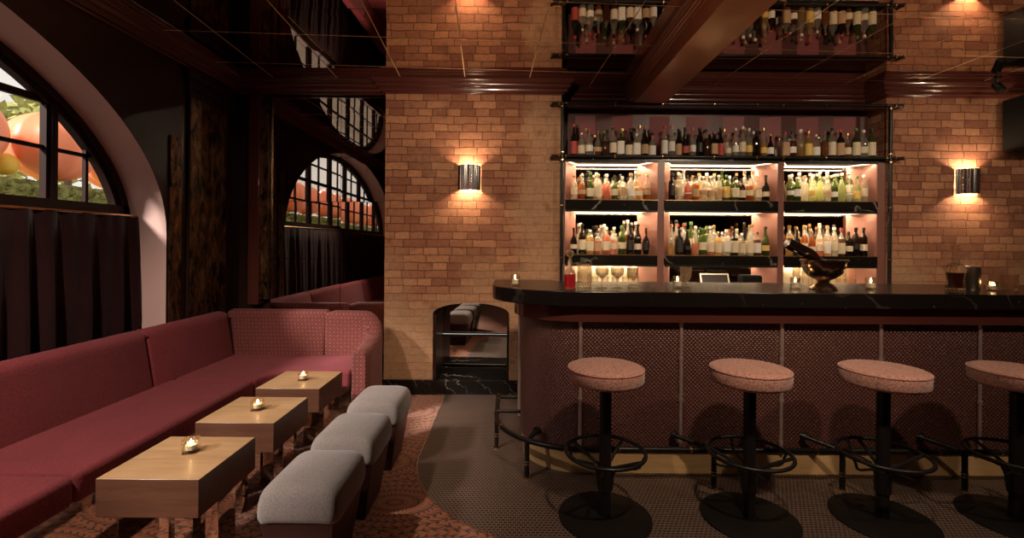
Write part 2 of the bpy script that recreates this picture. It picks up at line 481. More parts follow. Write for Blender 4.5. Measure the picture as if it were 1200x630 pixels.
M['lacquer_pink'] = simple('rose_lacquer', (.22, .090, .068), .35, 0, .1, 3, .02, .2)
M['beam'] = simple('brown_lacquer', (.36, .14, .075), .32, .6, .25, 4, .06, .3)
M['lacquer_rose'] = simple('dusty_rose_lacquer', (.085, .030, .026), .4, 0, .1, 3, .02, .1)
M['soffit'] = simple('brown_soffit', (.035, .014, .010), .6, 0, .1, 3, .02, 0, .3)
M['fold'] = simple('wine_rose_panel', (.22, .065, .065), .5, 0, .1, 3, .02, 0, .3)
M['pilaster'] = simple('pilaster_lacquer', (.022, .010, .008), .5, 0, .2, 4, .02, 0, .2)
M['pedestal'] = simple('pedestal_lacquer', (.026, .009, .008), .4, 0, .2, 4, .02, .1, .3)
M['cream_tile'] = simple('cream_tile', (.70, .58, .42), .35, 0, .12, 18, .05)
M['plaster'] = simple('pink_plaster', (.72, .47, .42), .5, 0, .12, 2.5, .06, .15)
M['sofa'] = mat_fabric('burgundy_wool', (.18, .032, .038), .004, .18, .06)
M['sofa_pat'] = mat_fabric('burgundy_jacquard', (.105, .022, .023), .004, .18, .08, (.25, .088, .063))
M['pouffe'] = mat_fabric('grey_mohair', (.17, .135, .122), .003, .12, .25)
M['stool'] = mat_fabric('rose_boucle', (.50, .245, .19), .005, .1, .3, None, .9, .9)
M['velvet'] = mat_fabric('black_red_velvet', (.020, .004, .0045), .004, .3, .06)
M['iron'] = simple('black_metal', (.012, .010, .009), .38, .3, .2, 20, .02)
M['iron_base'] = simple('black_base', (.007, .0055, .0045), .5, 0, .25, 6, .03, 0, .25)
M['plastic'] = simple('black_plastic', (.005, .0045, .0045), .6, 0, .2, 10, .02, 0, .2)
M['frame_wood'] = simple('dark_window_frame', (.028, .011, .009), .5, 0, .25, 6, .05, 0, .25)
M['matte_dark'] = simple('matte_dark_masonry', (.02, .010, .008), .8, 0, .2, 4, .05, 0, .1)
M['bark'] = simple('tree_bark', (.10, .07, .05), .8, 0, .3, 8, .3)
M['pane'] = mat_pane()
M['wax'] = simple('white_wax', (.8, .7, .55), .5, 0, .05)
M['flame'] = emissive('candle_flame', (1, .62, .25), 60)
M['led'] = emissive('warm_led', (1, .76, .46), 3.2)
M['bulb'] = emissive('warm_bulb', (1, .72, .42), 30)
M['glass'] = mat_glass('clear_glass', (.97, .95, .92))
M['cut_glass'] = mat_glass('cut_crystal', (.96, .93, .88), .03, 90)
M['bowl'] = simple('tarnished_silver', (.30, .19, .13), .22, 1, .35, 6, .05)
M['orange'] = simple('orange_vinyl', (.90, .27, .13), .4, 0, .1, 2)
M['leaf'] = simple('hedge_leaves', (.34, .34, .11), .7, 0, .5, 9, .6)
M['pale'] = simple('pale_render', (.65, .60, .52), .8, 0, .1, 3, .05)
M['pavement'] = simple('pale_paving', (.5, .46, .4), .8, 0, .15, 3, .05)
M['gold'] = simple('yellow_vinyl', (.8, .5, .06), .5, 0, .1, 3)
M['steel'] = simple('brushed_steel', (.60, .48, .38), .3, 1, .1, 5, .02)
M['pink_liquor'] = mat_bottle('pink_liquor', (.75, .07, .10), .35)
M['whisky'] = mat_bottle('dark_whisky', (.10, .018, .008), .3)

# ------------------------------------------------------------------ room shell
H = 2.9          # ceiling height
YB = 4.35        # brick face
XL = -2.6        # window wall face
EC, EA, EB, EZ = 1.05, 2.48, 1.364, 1.45     # arch: centre, half width, rise, spring
def arc_pt(a, da=0, db=0):
    return (EC + (EA - da) * cos(a), EZ + (EB - db) * sin(a))
NA = 48
f = MB(); f.box(-3.2, 6.2, -4.2, 5.2, -.2, 0)
o = struct(f.build('floor', M['carpet']))
# mosaic zone: straight edge, rounded corner round the bar
cx, cy, cr = .38, 3.1, .975
pts = [(cx - cr, YB + .3)] + [(cx - cr * cos(a), cy - cr * sin(a)) for a in [PI / 2 * i / 24 for i in range(25)]] + [(6.1, cy - cr), (6.1, YB + .3)]
m = MB(); m.prism(pts, 'z', .0005, .006)
struct(m.build('floor_mosaic', M['mosaic']))
path = pts[:-2] + [(6.1, cy - cr)]
m = MB(); m.sweep(path, [(-.0, .001), (-.0, .0068), (.003, .0068), (.003, .001)])
struct(m.build('trim_4', M['steel']))

c = MB(); c.box(-3.0, 6.2, -4.2, 5.2, H, H + .1)
struct(c.build('ceiling', M['ceiling']))

# back brick wall: the pier with its small arched recess, and the wall beyond the shelves
AX0, AX1, AZ = -.728, -.02, .743
poly = [(-1.18, 0), (AX0, 0), (AX0, AZ)]
poly += [((AX0 + AX1) / 2 - (AX1 - AX0) / 2 * cos(PI * i / 16), AZ + .10 * sin(PI * i / 16)) for i in range(1, 16)]
poly += [(AX1, AZ), (AX1, 0), (.45, 0), (.45, H), (-1.18, H)]
m = MB(); m.prism(poly, 'y', YB, 4.95)
struct(m.build('wall_back', M['brick']))
m = MB(); m.box(3.46, 6.2, YB, 4.95, 0, H)
struct(m.build('wall_back_right', M['brick']))
m = MB(); m.box(.45, 3.46, 4.62, 4.95, 0, H)
struct(m.build('wall_back_niche', M['lacquer']))
m = MB(); m.box(-3.2, -1.18, 4.47, 4.95, 0, H)
struct(m.build('wall_back_left', M['lacquer_dark']))
m = MB(); m.box(6.0, 6.2, -4.2, 4.95, 0, H)
struct(m.build('wall_right', M['brick']))
m = MB(); m.box(-3.2, 6.2, -4.2, -4.0, 0, H)
struct(m.build('wall_front', M['lacquer_dark']))
# window wall with the big arched opening
poly = [(-4.2, 0), (EC - EA, 0)]; sm = [0, 1]
poly += [arc_pt(PI - PI * i / NA) for i in range(NA + 1)]; sm += [1] * (NA + 1)
poly += [(EC + EA, 0), (4.9, 0), (4.9, H), (-4.2, H)]; sm += [0, 0, 0, 0]
m = MB(); m.prism(poly, 'x', XL, XL - .26, sm)
o = struct(m.build('wall_left', [M['lacquer_dark'], M['plaster']], smooth=True, angle=30))
m = MB(); m.box(XL - .46, XL - .262, -4.2, 4.9, 0, 1.56)
m.prism([(-4.2, 1.56), (EC - EA + .02, 1.56)] + [p for p in (arc_pt(PI - PI * (i / NA), -.01, -.01) for i in range(1, NA)) if p[1] > 1.57] + [(EC + EA - .02, 1.56), (4.9, 1.56), (4.9, H + .1), (-4.2, H + .1)], 'x', XL - .262, XL - .34)
struct(m.build('wall_left_outer', M['matte_dark']))

# the arched window
GX = -2.92
m = MB()
def ellipse_ring(mb, da0, da1, x0, x1):
    pin, pout = [], []
    for i in range(NA + 1):
        a = PI - PI * i / NA
        pout.append(arc_pt(a, da0, da0)); pin.append(arc_pt(a, da1, da1))
    secs = []
    for p, q in zip(pout, pin):
        secs.append([(x0, p[0], max(p[1], 1.57)), (x0, q[0], max(q[1], 1.57)), (x1, q[0], max(q[1], 1.57)), (x1, p[0], max(p[1], 1.57))])
    mb.loft(secs)
ellipse_ring(m, -.005, .05, GX + .06, GX - .02)
ellipse_ring(m, .048, .085, GX + .035, GX - .02)
m.box(GX - .02, GX + .06, EC - EA + .02, EC + EA - .02, 1.565, 1.655)
win = struct(m.build('window_1', M['frame_wood'], smooth=True, angle=30))
def ztop(y, d=.07):
    q = (y - EC) / (EA - d)
    return EZ + (EB - d) * math.sqrt(max(0, 1 - q * q))
mull = [EC + s * k * .38 for k in (1, 3, 5) for s in (-1, 1)]; mull.sort()
for y in mull:
    m = MB(); z1 = ztop(y) - .0
    m.box(GX - .02, GX + .028, y - .038, y + .038, 1.65, z1)
    m.box(GX - .02, GX + .048, y - .018, y + .018, 1.65, z1 + .01)
    m.build('mullion', M['frame_wood'], win, .004)
edges = [EC - EA + .06] + mull + [EC + EA - .06]
m = MB()
for a, b in zip(edges[:-1], edges[1:]):
    yc = (a + b) / 2
    if ztop(yc) > 1.75: m.box(GX - .015, GX + .01, yc - .011, yc + .011, 1.65, ztop(yc))
for z, h in ((1.975, .012), (2.27, .022), (2.52, .012)):
    q = math.sqrt(max(0, 1 - ((z - EZ) / (EB - .07)) ** 2)) * (EA - .07)
    m.box(GX - .015, GX + .01, EC - q, EC + q, z - h, z + h)
m.build('muntin', M['frame_wood'], win)
m = MB(); m.prism([(EC - EA + .06, 1.62)] + [arc_pt(PI - PI * i / NA, .06, .06) for i in range(4, NA - 3)] + [(EC + EA - .06, 1.62)], 'x', GX - .018, GX - .012)
m.build('window_glass', M['pane'], win)

# cornices
prof = [(0, H), (0, H - .125), (.018, H - .125), (.024, H - .112), (.045, H - .108), (.05, H - .092), (.05, H - .080), (.068, H - .072), (.078, H - .055), (.078, H - .045),
        (.095, H - .038), (.10, H - .026), (.112, H - .02), (.112, H - .004), (.112, H)]
m = MB(); m.sweep([(XL, -4.0), (XL, 4.40), (-1.18, 4.40), (-1.18, YB), (.45, YB), (.45, 4.6), (3.46, 4.6), (3.46, YB), (6.0, YB)], prof)
struct(m.build('trim_1', M['lacquer'], bevel=.003))
# ceiling beam
pl = [(1.10, 2.68), (1.38, 2.68), (1.38, 2.74), (1.395, 2.75), (1.395, 2.79), (1.42, 2.80), (1.42, H), (1.055, H), (1.055, 2.888), (1.064, 2.884), (1.064, 2.874), (1.058, 2.870), (1.058, 2.860),
      (1.070, 2.856), (1.070, 2.846), (1.064, 2.842), (1.064, 2.832), (1.078, 2.828), (1.078, 2.818), (1.090, 2.812), (1.090, 2.80), (1.10, 2.79)]
m = MB(); m.prism(pl, 'y', -4.0, 4.55)
struct(m.build('ceiling_beam', M['beam'], bevel=.003))
# marble skirting and the recess
m = MB(); m.box(-1.19, .46, YB - .03, YB + .02, 0, .134)
struct(m.build('baseboard_back', M['streaked_marble'], bevel=.004))
m = MB(); m.box(AX0, AX1, YB + .02, 4.9, 0, .134)
struct(m.build('baseboard_recess', M['marble']))
rec = empty('recess_mirror', (-.37, 4.72, .134), 'smoked mirror panes set deep in the small arched brick recess', 'mirror')
m = MB(); m.box(-.35, .35, .05, .075, 0, .34); o = m.build('mirror_pane', M['mirror'], rec); o.rotation_euler = (0, 0, math.radians(-1.8))
m = MB(); m.box(-.35, .35, .05, .075, .345, .75); o = m.build('mirror_pane', M['mirror'], rec); o.rotation_euler = (0, 0, math.radians(-1.8))
m = MB(); m.box(-.357, -.33, -.34, .1, 0, .6); m.build('side_lining', M['lacquer_dark'], rec)
m = MB(); m.box(.33, .347, -.34, .1, 0, .6); m.build('side_lining', M['lacquer_dark'], rec)
m = MB(); m.box(-.33, .33, -.03, 0, .335, .35); m.build('bar', M['iron'], rec)
m = MB(); m.box(-.33, .33, -.03, 0, 0, .02); m.build('bar', M['iron'], rec)

# mirrored wall behind the banquette
mw = empty('wall_mirror', (-1.8, 4.44, .8), 'tall smoked mirror in seamed panes behind the rear banquette, beside the brick pier', 'mirror')
zs = [.0, 1.24, 1.78, 2.20, 2.775]; xs = [-2.28, -1.62, -1.18]
for i in range(2):
    for j in range(4):
        m = MB(); w = (xs[i + 1] - xs[i]) / 2 - .002; h = (zs[j + 1] - zs[j]) / 2 - .002
        m.box(-w, w, -.008, .008, -h, h)
        o = m.build('mirror_pane', M['mirror'], mw)
        o.location = ((xs[i] + xs[i + 1]) / 2 + 1.8, 0, (zs[j] + zs[j + 1]) / 2 - .8)
        o.rotation_euler = (random.uniform(-.004, .004), 0, random.uniform(-.004, .004))
# corner pilaster with copper leaf
pil = empty('corner_pilaster', (XL + .001, 3.99, 0), 'shallow wall pilaster faced with aged copper leaf, beside the window arch', 'pilaster'); pil['kind'] = 'structure'
m = MB(); m.box(0, .02, -.25, .25, .0, 2.62); m.build('shaft', M['pilaster'], pil, .004)
cop = mat_copper()
for a_, b_ in ((-.235, -.004), (.004, .235)):
    m = MB(); m.box(.0202, .024, a_, b_, .3, 2.55); m.build('leaf_panel', cop, pil)
m = MB(); m.box(0, .03, -.27, .27, 2.62, 2.70); m.box(0, .045, -.29, .29, 2.70, 2.77); m.build('capital', M['pilaster'], pil, .006)
pil2 = empty('mirror_jamb', (-2.36, 4.40, 0), 'narrow dark jamb with copper strip at the mirror edge', 'jamb')
m = MB(); m.box(-.09, .01, -.05, .05, .815, 2.77); m.build('jamb_post', M['lacquer'], pil2, .004)
m = MB(); m.box(.012, .075, -.02, .045, .86, 2.77); m.build('copper_strip', cop, pil2)
wl = empty('wall_panel', (XL + .001, 3.60, 0), 'tall copper flecked mirror strip between the window arch and the pilaster', 'panel')
m = MB(); m.box(0, .012, -.05, .07, .3, 2.2); m.build('mirror_strip', cop, wl)

# curtain
m = MB(); n = 260; rows = 9; vs = []; fs = []
for j in range(rows):
    t = j / (rows - 1)
    for i in range(n + 1):
        y = EC - EA + .04 + (2 * EA - .06) * i / n
        amp = .010 + .030 * min(1, t * 2.2)
        x = -2.815 + amp * (sin(y * 31 + 1.3 * sin(y * 7)) * .7 + .5 * sin(y * 53 + t * 1.5 + 2 * sin(3.1 * y)))
        z = 1.575 - t * 1.53 + (.006 * sin(y * 70) if j == 0 else 0)
        vs.append((x, y, z))
for j in range(rows - 1):
    for i in range(n):
        a = j * (n + 1) + i; fs.append((a, a + 1, a + n + 2, a + n + 1))
m.add(vs, fs)
cur = m.build('cafe_curtain', M['velvet'], smooth=True, angle=180)
b = cur.modifiers.new('thick', 'SOLIDIFY'); b.thickness = .004
tag(cur, 'dark oxblood velvet cafe curtain gathered under the arched window', 'curtain')
m = MB(); m.tube([(-2.815, EC - EA + .02, 1.583), (-2.815, EC + EA - .02, 1.583)], .009)
m.build('curtain_rod', M['brass'], cur)

# ------------------------------------------------------------------ outside the window
m = MB(); m.box(-30, -3.1, -20, 30, -.3, -.1)
struct(m.build('ground', M['pavement']))
m = MB(); m.box(-7.4, -6.5, -18, 16, -.1, 1.87)
tag(m.build('garden_wall', M['pale']), 'pale low garden wall across the street outside the window', 'wall', kind='structure')
rh = random.Random(5); m = MB(); m.box(-7.3, -6.6, -17.9, 15.9, 1.871, 2.21)
for k_ in range(5200):
    c = Vector((rh.choice([-6.58, rh.uniform(-7.3, -6.6)]), rh.uniform(-17.8, 15.8), rh.uniform(1.96, 2.21)))
    if c.x > -6.59: c.x += rh.uniform(0, .05)
    else: c.z = 2.18
    d1 = Vector((rh.uniform(-1, 1), rh.uniform(-1, 1), rh.uniform(-.4, .4))).normalized() * .07; d2 = d1.orthogonal().normalized() * .04
    m.add([c - d1, c - d2, c + d1, c + d2], [(0, 1, 2, 3)])
hd = m.build('hedge', M['leaf']); hd['kind'] = 'stuff'; hd['label'] = 'clipped green hedge along the top of the pale garden wall'; hd['category'] = 'hedge'
def blob(r, seed, n=20, lob=.0, nl=10, sz=1):
    mb = MB(); rnd = random.Random(seed); prof = []
    vs = []; fs = []
    for j in range(n + 1):
        ph = -PI / 2 + PI * j / n
        for i in range(36):
            a = 2 * PI * i / 36
            q = r * (1 + lob * abs(sin(nl * a / 2)) - lob)
            vs.append((q * cos(ph) * cos(a), q * cos(ph) * sin(a), q * sin(ph) * sz))
    for j in range(n):
        for i in range(36):
            i2 = (i + 1) % 36; fs.append((j * 36 + i, j * 36 + i2, (j + 1) * 36 + i2, (j + 1) * 36 + i))
    mb.add(vs, fs); return mb
ob = blob(.56, 1, 18, .10, 10, .88).build('balloon', M['orange'], smooth=True, angle=180)
ordn = ['first', 'second', 'third', 'fourth', 'fifth', 'sixth', 'seventh', 'eighth', 'ninth', 'tenth', 'eleventh', 'twelfth', 'thirteenth', 'fourteenth', 'fifteenth', 'sixteenth', 'seventeenth', 'eighteenth', 'nineteenth', 'twentieth', 'twenty-first', 'twenty-second', 'twenty-third', 'twenty-fourth', 'twenty-fifth', 'twenty-sixth', 'twenty-seventh', 'twenty-eighth', 'twenty-ninth', 'thirtieth']
bk = []
for i in range(19):
    y = 8.1 - i * 1.22
    o = ob if i == 0 else ob.copy()
    if i: COL.objects.link(o)
    o.location = (-6.85 + .1 * (i % 2), y, 2.26 + .56 * .88); o.rotation_euler = (0, 0, i * .7)
    tag(o, 'round orange ribbed balloon on the pale wall outside, %s from the far end' % ordn[i], 'balloon', 'orange balloons outside the window')
yb = blob(.15, 1, 10).build('balloon', M['gold'], smooth=True, angle=180)
for i, y in enumerate((6.27, 3.83)):
    o = yb if i == 0 else yb.copy()
    if i: COL.objects.link(o)
    o.location = (-6.80, y, 2.26 + .15)
    tag(o, 'small yellow balloon tucked between orange ones, %s' % ('nearer the pilaster end' if i == 0 else 'further along the wall'), 'balloon')
def tree(loc, r, seed, label):
    rnd = random.Random(seed); t = empty('street_tree', loc, label, 'tree', 'trees across the street')
    m = MB(); m.tube([(0, 0, -.1 - loc[2]), (.05, 0, .8), (0, .05, 1.9)], [.14, .11, .09]); m.build('trunk', M['bark'], t)
    m = MB()
    for k in range(700):
        a = rnd.uniform(0, 2 * PI); ph = rnd.uniform(-.9, 1.5); q = r * rnd.uniform(.6, 1.05)
        c = Vector((q * cos(a) * cos(ph), q * sin(a) * cos(ph), 2.4 + q * sin(ph) * .8))
        d1 = Vector((rnd.uniform(-1, 1), rnd.uniform(-1, 1), rnd.uniform(-1, 1))).normalized() * .16; d2 = d1.orthogonal().normalized() * .09
        m.add([c - d1, c - d2, c + d1, c + d2], [(0, 1, 2, 3)])
    m.build('foliage', M['leaf'], t)
tree((-10.5, 11.0, 1.2), 1.5, 3, 'leafy street tree furthest along, beyond the orange balloons')
tree((-10.2, 7.2, .9), 1.4, 4, 'leafy street tree seen above the orange balloons')
tree((-10.8, 2.0, 1.0), 1.6, 5, 'leafy street tree seen through the middle lights of the window')
tree((-9.6, 4.4, .3), 1.3, 6, 'low leafy tree between two taller street trees')

# ------------------------------------------------------------------ banquette
sofa = empty('banquette_sofa', (-2.1, 3.2, 0), 'L-shaped burgundy banquette with patterned rear backrest and rounded arm', 'sofa')
def P(mb):  # world coordinates to the sofa's own
    mb.v = [(x + 2.1, y - 3.2, z) for x, y, z in mb.v]; return mb
g = .003
m = MB(); m.box(-2.42, -1.82, -1.2, 1.97 - g, .285, .42); P(m).build('seat_cushion', M['sofa'], sofa, .028, 4)
m = MB(); m.box(-2.42, -1.82, 1.97 + g, 3.33 - g, .285, .42); P(m).build('seat_cushion', M['sofa'], sofa, .028, 4)
pl = [(-2.42, 3.33 + g), (-1.82, 3.33 + g)] + [(-1.62 - .2 * cos(a), 3.36 + .2 * sin(a)) for a in [PI / 2 * i / 8 for i in range(9)]] + [(-1.225, 3.57), (-1.225, 4.09), (-2.42, 4.09)]
m = MB(); m.prism(pl, 'z', .285, .42); P(m).build('seat_cushion', M['sofa'], sofa, .028, 4)
def back_sec(t0, lean, thick, z0, z1, n=8):
    # (offset towards seat, z): front face leaning back, rolled top
    r = thick / 2
    pts = [(t0, z0)]
    for i in range(n + 1):
        a = PI * i / n
        pts.append((t0 - lean - r + r * cos(a), z1 - r + r * sin(a)))
    pts.append((t0 - thick - lean * .2, z0))
    return pts
def back_run(p0, p1, nrm, mat, z1=.80, inset=.012):
    m = MB(); p0 = Vector(p0); p1 = Vector(p1); n = Vector(nrm); L = (p1 - p0).length; d = (p1 - p0) / L
    secs = []
    for s_, k in ((0, .02), (.006, .008), (.025, 0), (L - .025, 0), (L - .006, .008), (L, .02)):
        q = p0 + d * s_
        secs.append([(q.x + n.x * (o - (k if o > -.08 else -k)), q.y + n.y * (o - (k if o > -.08 else -k)), z - (k if z > .5 else 0)) for (o, z) in back_sec(0, .06, .14, .38, z1)])
    m.loft(secs)
    return P(m).build('backrest', mat, sofa, smooth=True, angle=60)
for y0, y1 in ((-1.2, 1.2), (1.2, 3.15), (3.15, 4.055)):
    back_run((-2.38, y0 + g), (-2.38, y1 - g), (1, 0), M['sofa'])
back_run((-2.50, 4.06), (-1.62 - g, 4.06), (0, -1), M['sofa_pat'])
# curved end: the backrest wraps round into the falling arm
path = [(-1.62 + g, 4.13)] + [(-1.62 + .28 * i / 4, 4.13) for i in range(1, 5)] + [(-1.34 + .18 * sin(a), 3.95 + .18 * cos(a)) for a in [PI / 2 * i / 9 for i in range(1, 10)]] + [(-1.16, 3.88), (-1.16, 3.80), (-1.16, 3.70), (-1.16, 3.61), (-1.16, 3.575)]
m = MB(); secs = []
for i, p in enumerate(path):
    p = Vector(p); q = Vector(path[min(i + 1, len(path) - 1)]) - Vector(path[max(i - 1, 0)]); q.normalize(); nr = Vector((q.y, -q.x))
    u = min(1, max(0, (i - 6) / (len(path) - 8)))
    z1 = .80 - .21 * (u * u * (3 - 2 * u)); th = .145 if i < 6 else .135; r = th / 2
    k = .02 if i in (0, len(path) - 1) else 0
    sec = [(r - k, .12 if i > 9 else .3)]
    for a in [PI * j / 8 for j in range(9)]: sec.append(((r - k) * cos(a), z1 - r + (r - k) * sin(a)))
    sec.append((-r + k, .12 if i > 9 else .3))
    secs.append([(p.x + nr.x * o, p.y + nr.y * o, z) for o, z in sec])
m.loft(secs); P(m).build('armrest', M['sofa_pat'], sofa, smooth=True, angle=60)
m = MB(); m.prism([(-2.55, -1.2), (-1.87, -1.2), (-1.87, 3.55), (-1.80, 3.62), (-1.24, 3.62), (-1.24, 4.2), (-2.55, 4.2)], 'z', 0, .284); P(m).build('base', M['mirror_leg'], sofa)
# ------------------------------------------------------------------ low tables
def make_table():
    t = empty('low_table', (0, 0, 0), '', 'table', 'oak block tables along the banquette')
    m = MB(); m.box(-.2, .2, -.2, .2, .33, .48); m.m = [1, 0, 1, 1, 1, 1]; m.build('tabletop', [M['oak'], M['shaded_walnut']], t, .003)
    for x0, x1, y0, y1 in ((-.14, .02, -.165, -.11), (.095, .15, .0, .13), (-.04, .10, .12, .17), (-.16, -.105, -.04, .1)):
        m = MB(); m.box(x0, x1, y0, y1, 0, .33); m.build('leg', M['mirror_leg'], t, .002)
    return t
def make_pouffe():
    t = empty('pouffe', (0, 0, 0), '', 'pouffe', 'grey pouffes beside the low tables')
    m = MB(); nx = 12; ny = 12; vs = []; fs = []
    hx, hy = .165, .2
    def sup(u):  # spread of grid points with rounded edges
        return u
    # rounded slab: top crowned, edges rolled
    secs = []
    for (k, z) in ((.0, .300), (.90, .300), (.955, .305), (.99, .325), (1.0, .355), (.99, .385), (.955, .412), (.90, .428), (.78, .438), (.55, .444), (.25, .447), (0, .448)):
        loop = []
        for i in range(40):
            a = 2 * PI * i / 40 + PI / 40; e = .22
            cx_ = math.copysign(abs(cos(a)) ** e, cos(a)); sy_ = math.copysign(abs(sin(a)) ** e, sin(a))
            X = hx * k * cx_; Y = hy * k * sy_
            zz = z - .022 * (abs(X) / hx) ** 3 * (1 if z > .33 else .7)
            loop.append((X, Y, zz))
        secs.append(loop)
    m.loft(secs, caps=False); m.build('cushion', M['pouffe'], t, smooth=True, angle=60)
    m = MB(); m.frustum((.105, .135), (.148, .182), 0, .30); m.build('pedestal', M['pedestal'], t, .006)
    return t
def make_votive(kind='square'):
    t = empty('votive_candle', (0, 0, 0), '', 'candle')
    m = MB(); r, h = .030, .058
    sq = .9 if kind == 'square' else 0
    m.lathe([(0, 0), (r, 0), (r, h), (r * .82, h), (r * .8, .012), (0, .012)], n=24, square=sq, a0=PI / 24); m.build('holder', M['cut_glass'] if kind == 'square' else M['glass'], t, smooth=True)
    m = MB(); m.lathe([(0, .012), (.021, .012), (.021, .032), (0, .031)], n=16); m.build('wax', M['wax'], t, smooth=True)
    m = MB(); m.lathe([(0, .034), (.0035, .038), (.0045, .043), (.002, .052), (0, .056)], n=10); m.build('flame', M['flame'], t, smooth=True)
    return t
table = make_table(); pou = make_pouffe(); vot = make_votive('square')
TX = -1.4
tl = [(2.01, 'oak block table nearest the camera, on dark mirrored legs', 'votive candle in cut glass on the nearest oak block table'),
      (2.58, 'oak block table in the middle of the row of three', 'votive candle in cut glass on the middle oak block table'),
      (3.14, 'oak block table at the far end, by the sofa arm', 'votive candle in cut glass on the far oak block table')]
pyy = [(2.02, 'grey upholstered pouffe nearest the camera, beside the nearest low table'), (2.50, 'grey upholstered pouffe in the middle of the row of three'), (3.01, 'grey upholstered pouffe furthest back, by the sofa arm')]
cpos = [(-1.395, 2.05), (-1.385, 2.57), (-1.385, 3.13)]
def small_light(name, loc, power, col, rad=.02):
    l = bpy.data.lights.new(name, 'POINT'); l.energy = power; l.color = col; l.shadow_soft_size = rad
    o = bpy.data.objects.new(name, l); COL.objects.link(o); o.location = loc; return o
WARM = (1, .66, .36)
for i, (y, lab, cl) in enumerate(tl):
    if i == 0: table.location = (TX, y, 0); table['label'] = lab
    else: dup(table, (TX, y, 0), lab)
    cx_, cy_ = cpos[i]
    if i == 0: vot.location = (cx_, cy_, .48); vot['label'] = cl; vot.rotation_euler = (0, 0, .3)
    else: dup(vot, (cx_, cy_, .48), cl, .1 * i)
    small_light('candle_glow', (cx_, cy_, .48 + .075), .03, (1, .6, .28), .008)
for i, (y, lab) in enumerate(pyy):
    if i == 0: pou.location = (-.835, y, 0); pou['label'] = lab
    else: dup(pou, (-.835, y, 0), lab)

# ------------------------------------------------------------------ bar counter
bar = empty('bar_counter', (2.0, 3.2, 0), 'long bar with black marble top and woven burgundy leather front panels', 'bar')
def B(mb):
    mb.v = [(x - 2.0, y - 3.2, z) for x, y, z in mb.v]; return mb
BX, BY, BR = .42, 3.20, .35
XR = 5.9
def bar_path(off=0, yback=3.62, n=24):
    p = [(BX - BR - off, yback)]
    p += [(BX - (BR + off) * cos(a), BY - (BR + off) * sin(a)) for a in [PI / 2 * i / n for i in range(n + 1)]]
    return p + [(XR, BY - BR - off)]
# marble slab with an elliptic nose
pl = [(-.13, 3.62)] + [(BX - .55 * cos(a), BY - .455 * sin(a)) for a in [PI / 2 * i / 28 for i in range(29)]] + [(XR, BY - .455), (XR, 3.50), (.35, 3.50), (.3, 3.62)]
m = MB(); m.prism(pl, 'z', 1.032, 1.122); B(m).build('countertop', M['bar_marble'], bar, .006, 3)
# rolled lacquer moulding under the slab
prof = [(-.05, 1.032), (.045, 1.032), (.06, 1.012), (.058, .985), (.04, .963), (.02, .955), (.02, .935), (-.05, .935)]
m = MB(); m.sweep(bar_path(0, 3.6), [(-o, z) for o, z in prof]); B(m).build('moulding', M['lacquer'], bar, smooth=True, angle=50)
# woven panels between steel strips
tx = [.42, 1.03, 1.64, 2.24, 2.84, 3.44, 4.04, 4.64, 5.24, XR]
cur_pts = bar_path(0, 3.6)[:-1]
m = MB(); m.sweep(cur_pts, [(-.06, .14), (0, .14), (0, .94), (-.06, .94)]); B(m).build('front_panel', M['woven'], bar, smooth=True, angle=40)
for a, b in zip(tx[:-1], tx[1:]):
    m = MB(); m.box(a + .004, b - .004, BY - BR, BY - BR + .06, .14, .94)
    B(m).build('front_panel', M['woven'], bar)
for x in tx[:-1]:
    m = MB(); m.tube([(x, BY - BR - .006, .15), (x, BY - BR - .006, .955)], .011, 10)
    for z in (.2, .45, .7, .92): m.lathe([(.014, 0), (.014, .02)], (x, BY - BR - .006, z), 10)
    B(m).build('steel_strip', M['rose_chrome'], bar, smooth=True)
m = MB(); m.tube([(BX - BR - .006, 3.42, .15), (BX - BR - .006, 3.42, .955)], .014, 10); B(m).build('steel_strip', M['rose_chrome'], bar, smooth=True)
m = MB(); m.sweep(bar_path(-.012, 3.58), [(-.06, .0065), (0, .0065), (0, .14), (-.06, .14)]); B(m).build('plinth', M['plinth_wood'], bar, smooth=True, angle=40)
m = MB(); m.prism([(.14, 3.6), (.14, 3.25), (.28, 3.0), (.45, 2.93), (XR, 2.93), (XR, 3.45), (.3, 3.45), (.28, 3.6)], 'z', .002, 1.014); B(m).build('carcass', M['lacquer_dark'], bar)
# foot rail
fr = empty('foot_rail', (2.0, 2.66, 0), 'black pipe foot rail with brass rings running round the bar front', 'rail')
def F(mb):
    mb.v = [(x - 2.0, y - 2.66, z) for x, y, z in mb.v]; return mb
rz = .228; ro = .185
rp = bar_path(ro - .02, 3.62, 28)
m = MB(); m.tube([(x, y, rz) for x, y in rp], .016, 10); F(m).build('rail', M['iron'], fr, smooth=True)
posts = [(rp[14][0] + .04, rp[14][1] - .0), (1.165, BY - BR - .165), (1.90, BY - BR - .165), (2.60, BY - BR - .165), (3.3, BY - BR - .165), (4.0, BY - BR - .165)]
posts[0] = (rp[17][0], rp[17][1])
posts.append((rp[0][0], 3.2))
for i, (x, y) in enumerate(posts):
    m = MB(); m.tube([(x, y, .006), (x, y, rz)], .015, 10); F(m).build('post', M['iron'], fr, smooth=True)
    for za, zb, rr in ((.085, .092, .0175), (.102, .109, .0175), (.0065, .014, .022)):
        m = MB(); m.lathe([(rr, za), (rr, zb)], (x, y, 0), 12); F(m).build('brass_ring', M['brass'], fr, smooth=True)
    if i < 6:
        dv = (Vector((BX, BY)) - Vector((x, y))).normalized() * .125
        tgt = (x - (.2 if i == 1 else .16), BY - BR - .03, rz + .035) if i else (x + dv.x, y + dv.y, rz + .03)
        m = MB(); m.tube([(x, y, rz), tgt], .014, 10)
        d = (Vector(tgt) - Vector((x, y, rz))).normalized()
        m.tube([Vector(tgt) - d * .03, Vector(tgt) - d * .012], .028, 12)
        F(m).build('bracket', M['iron'], fr, smooth=True)
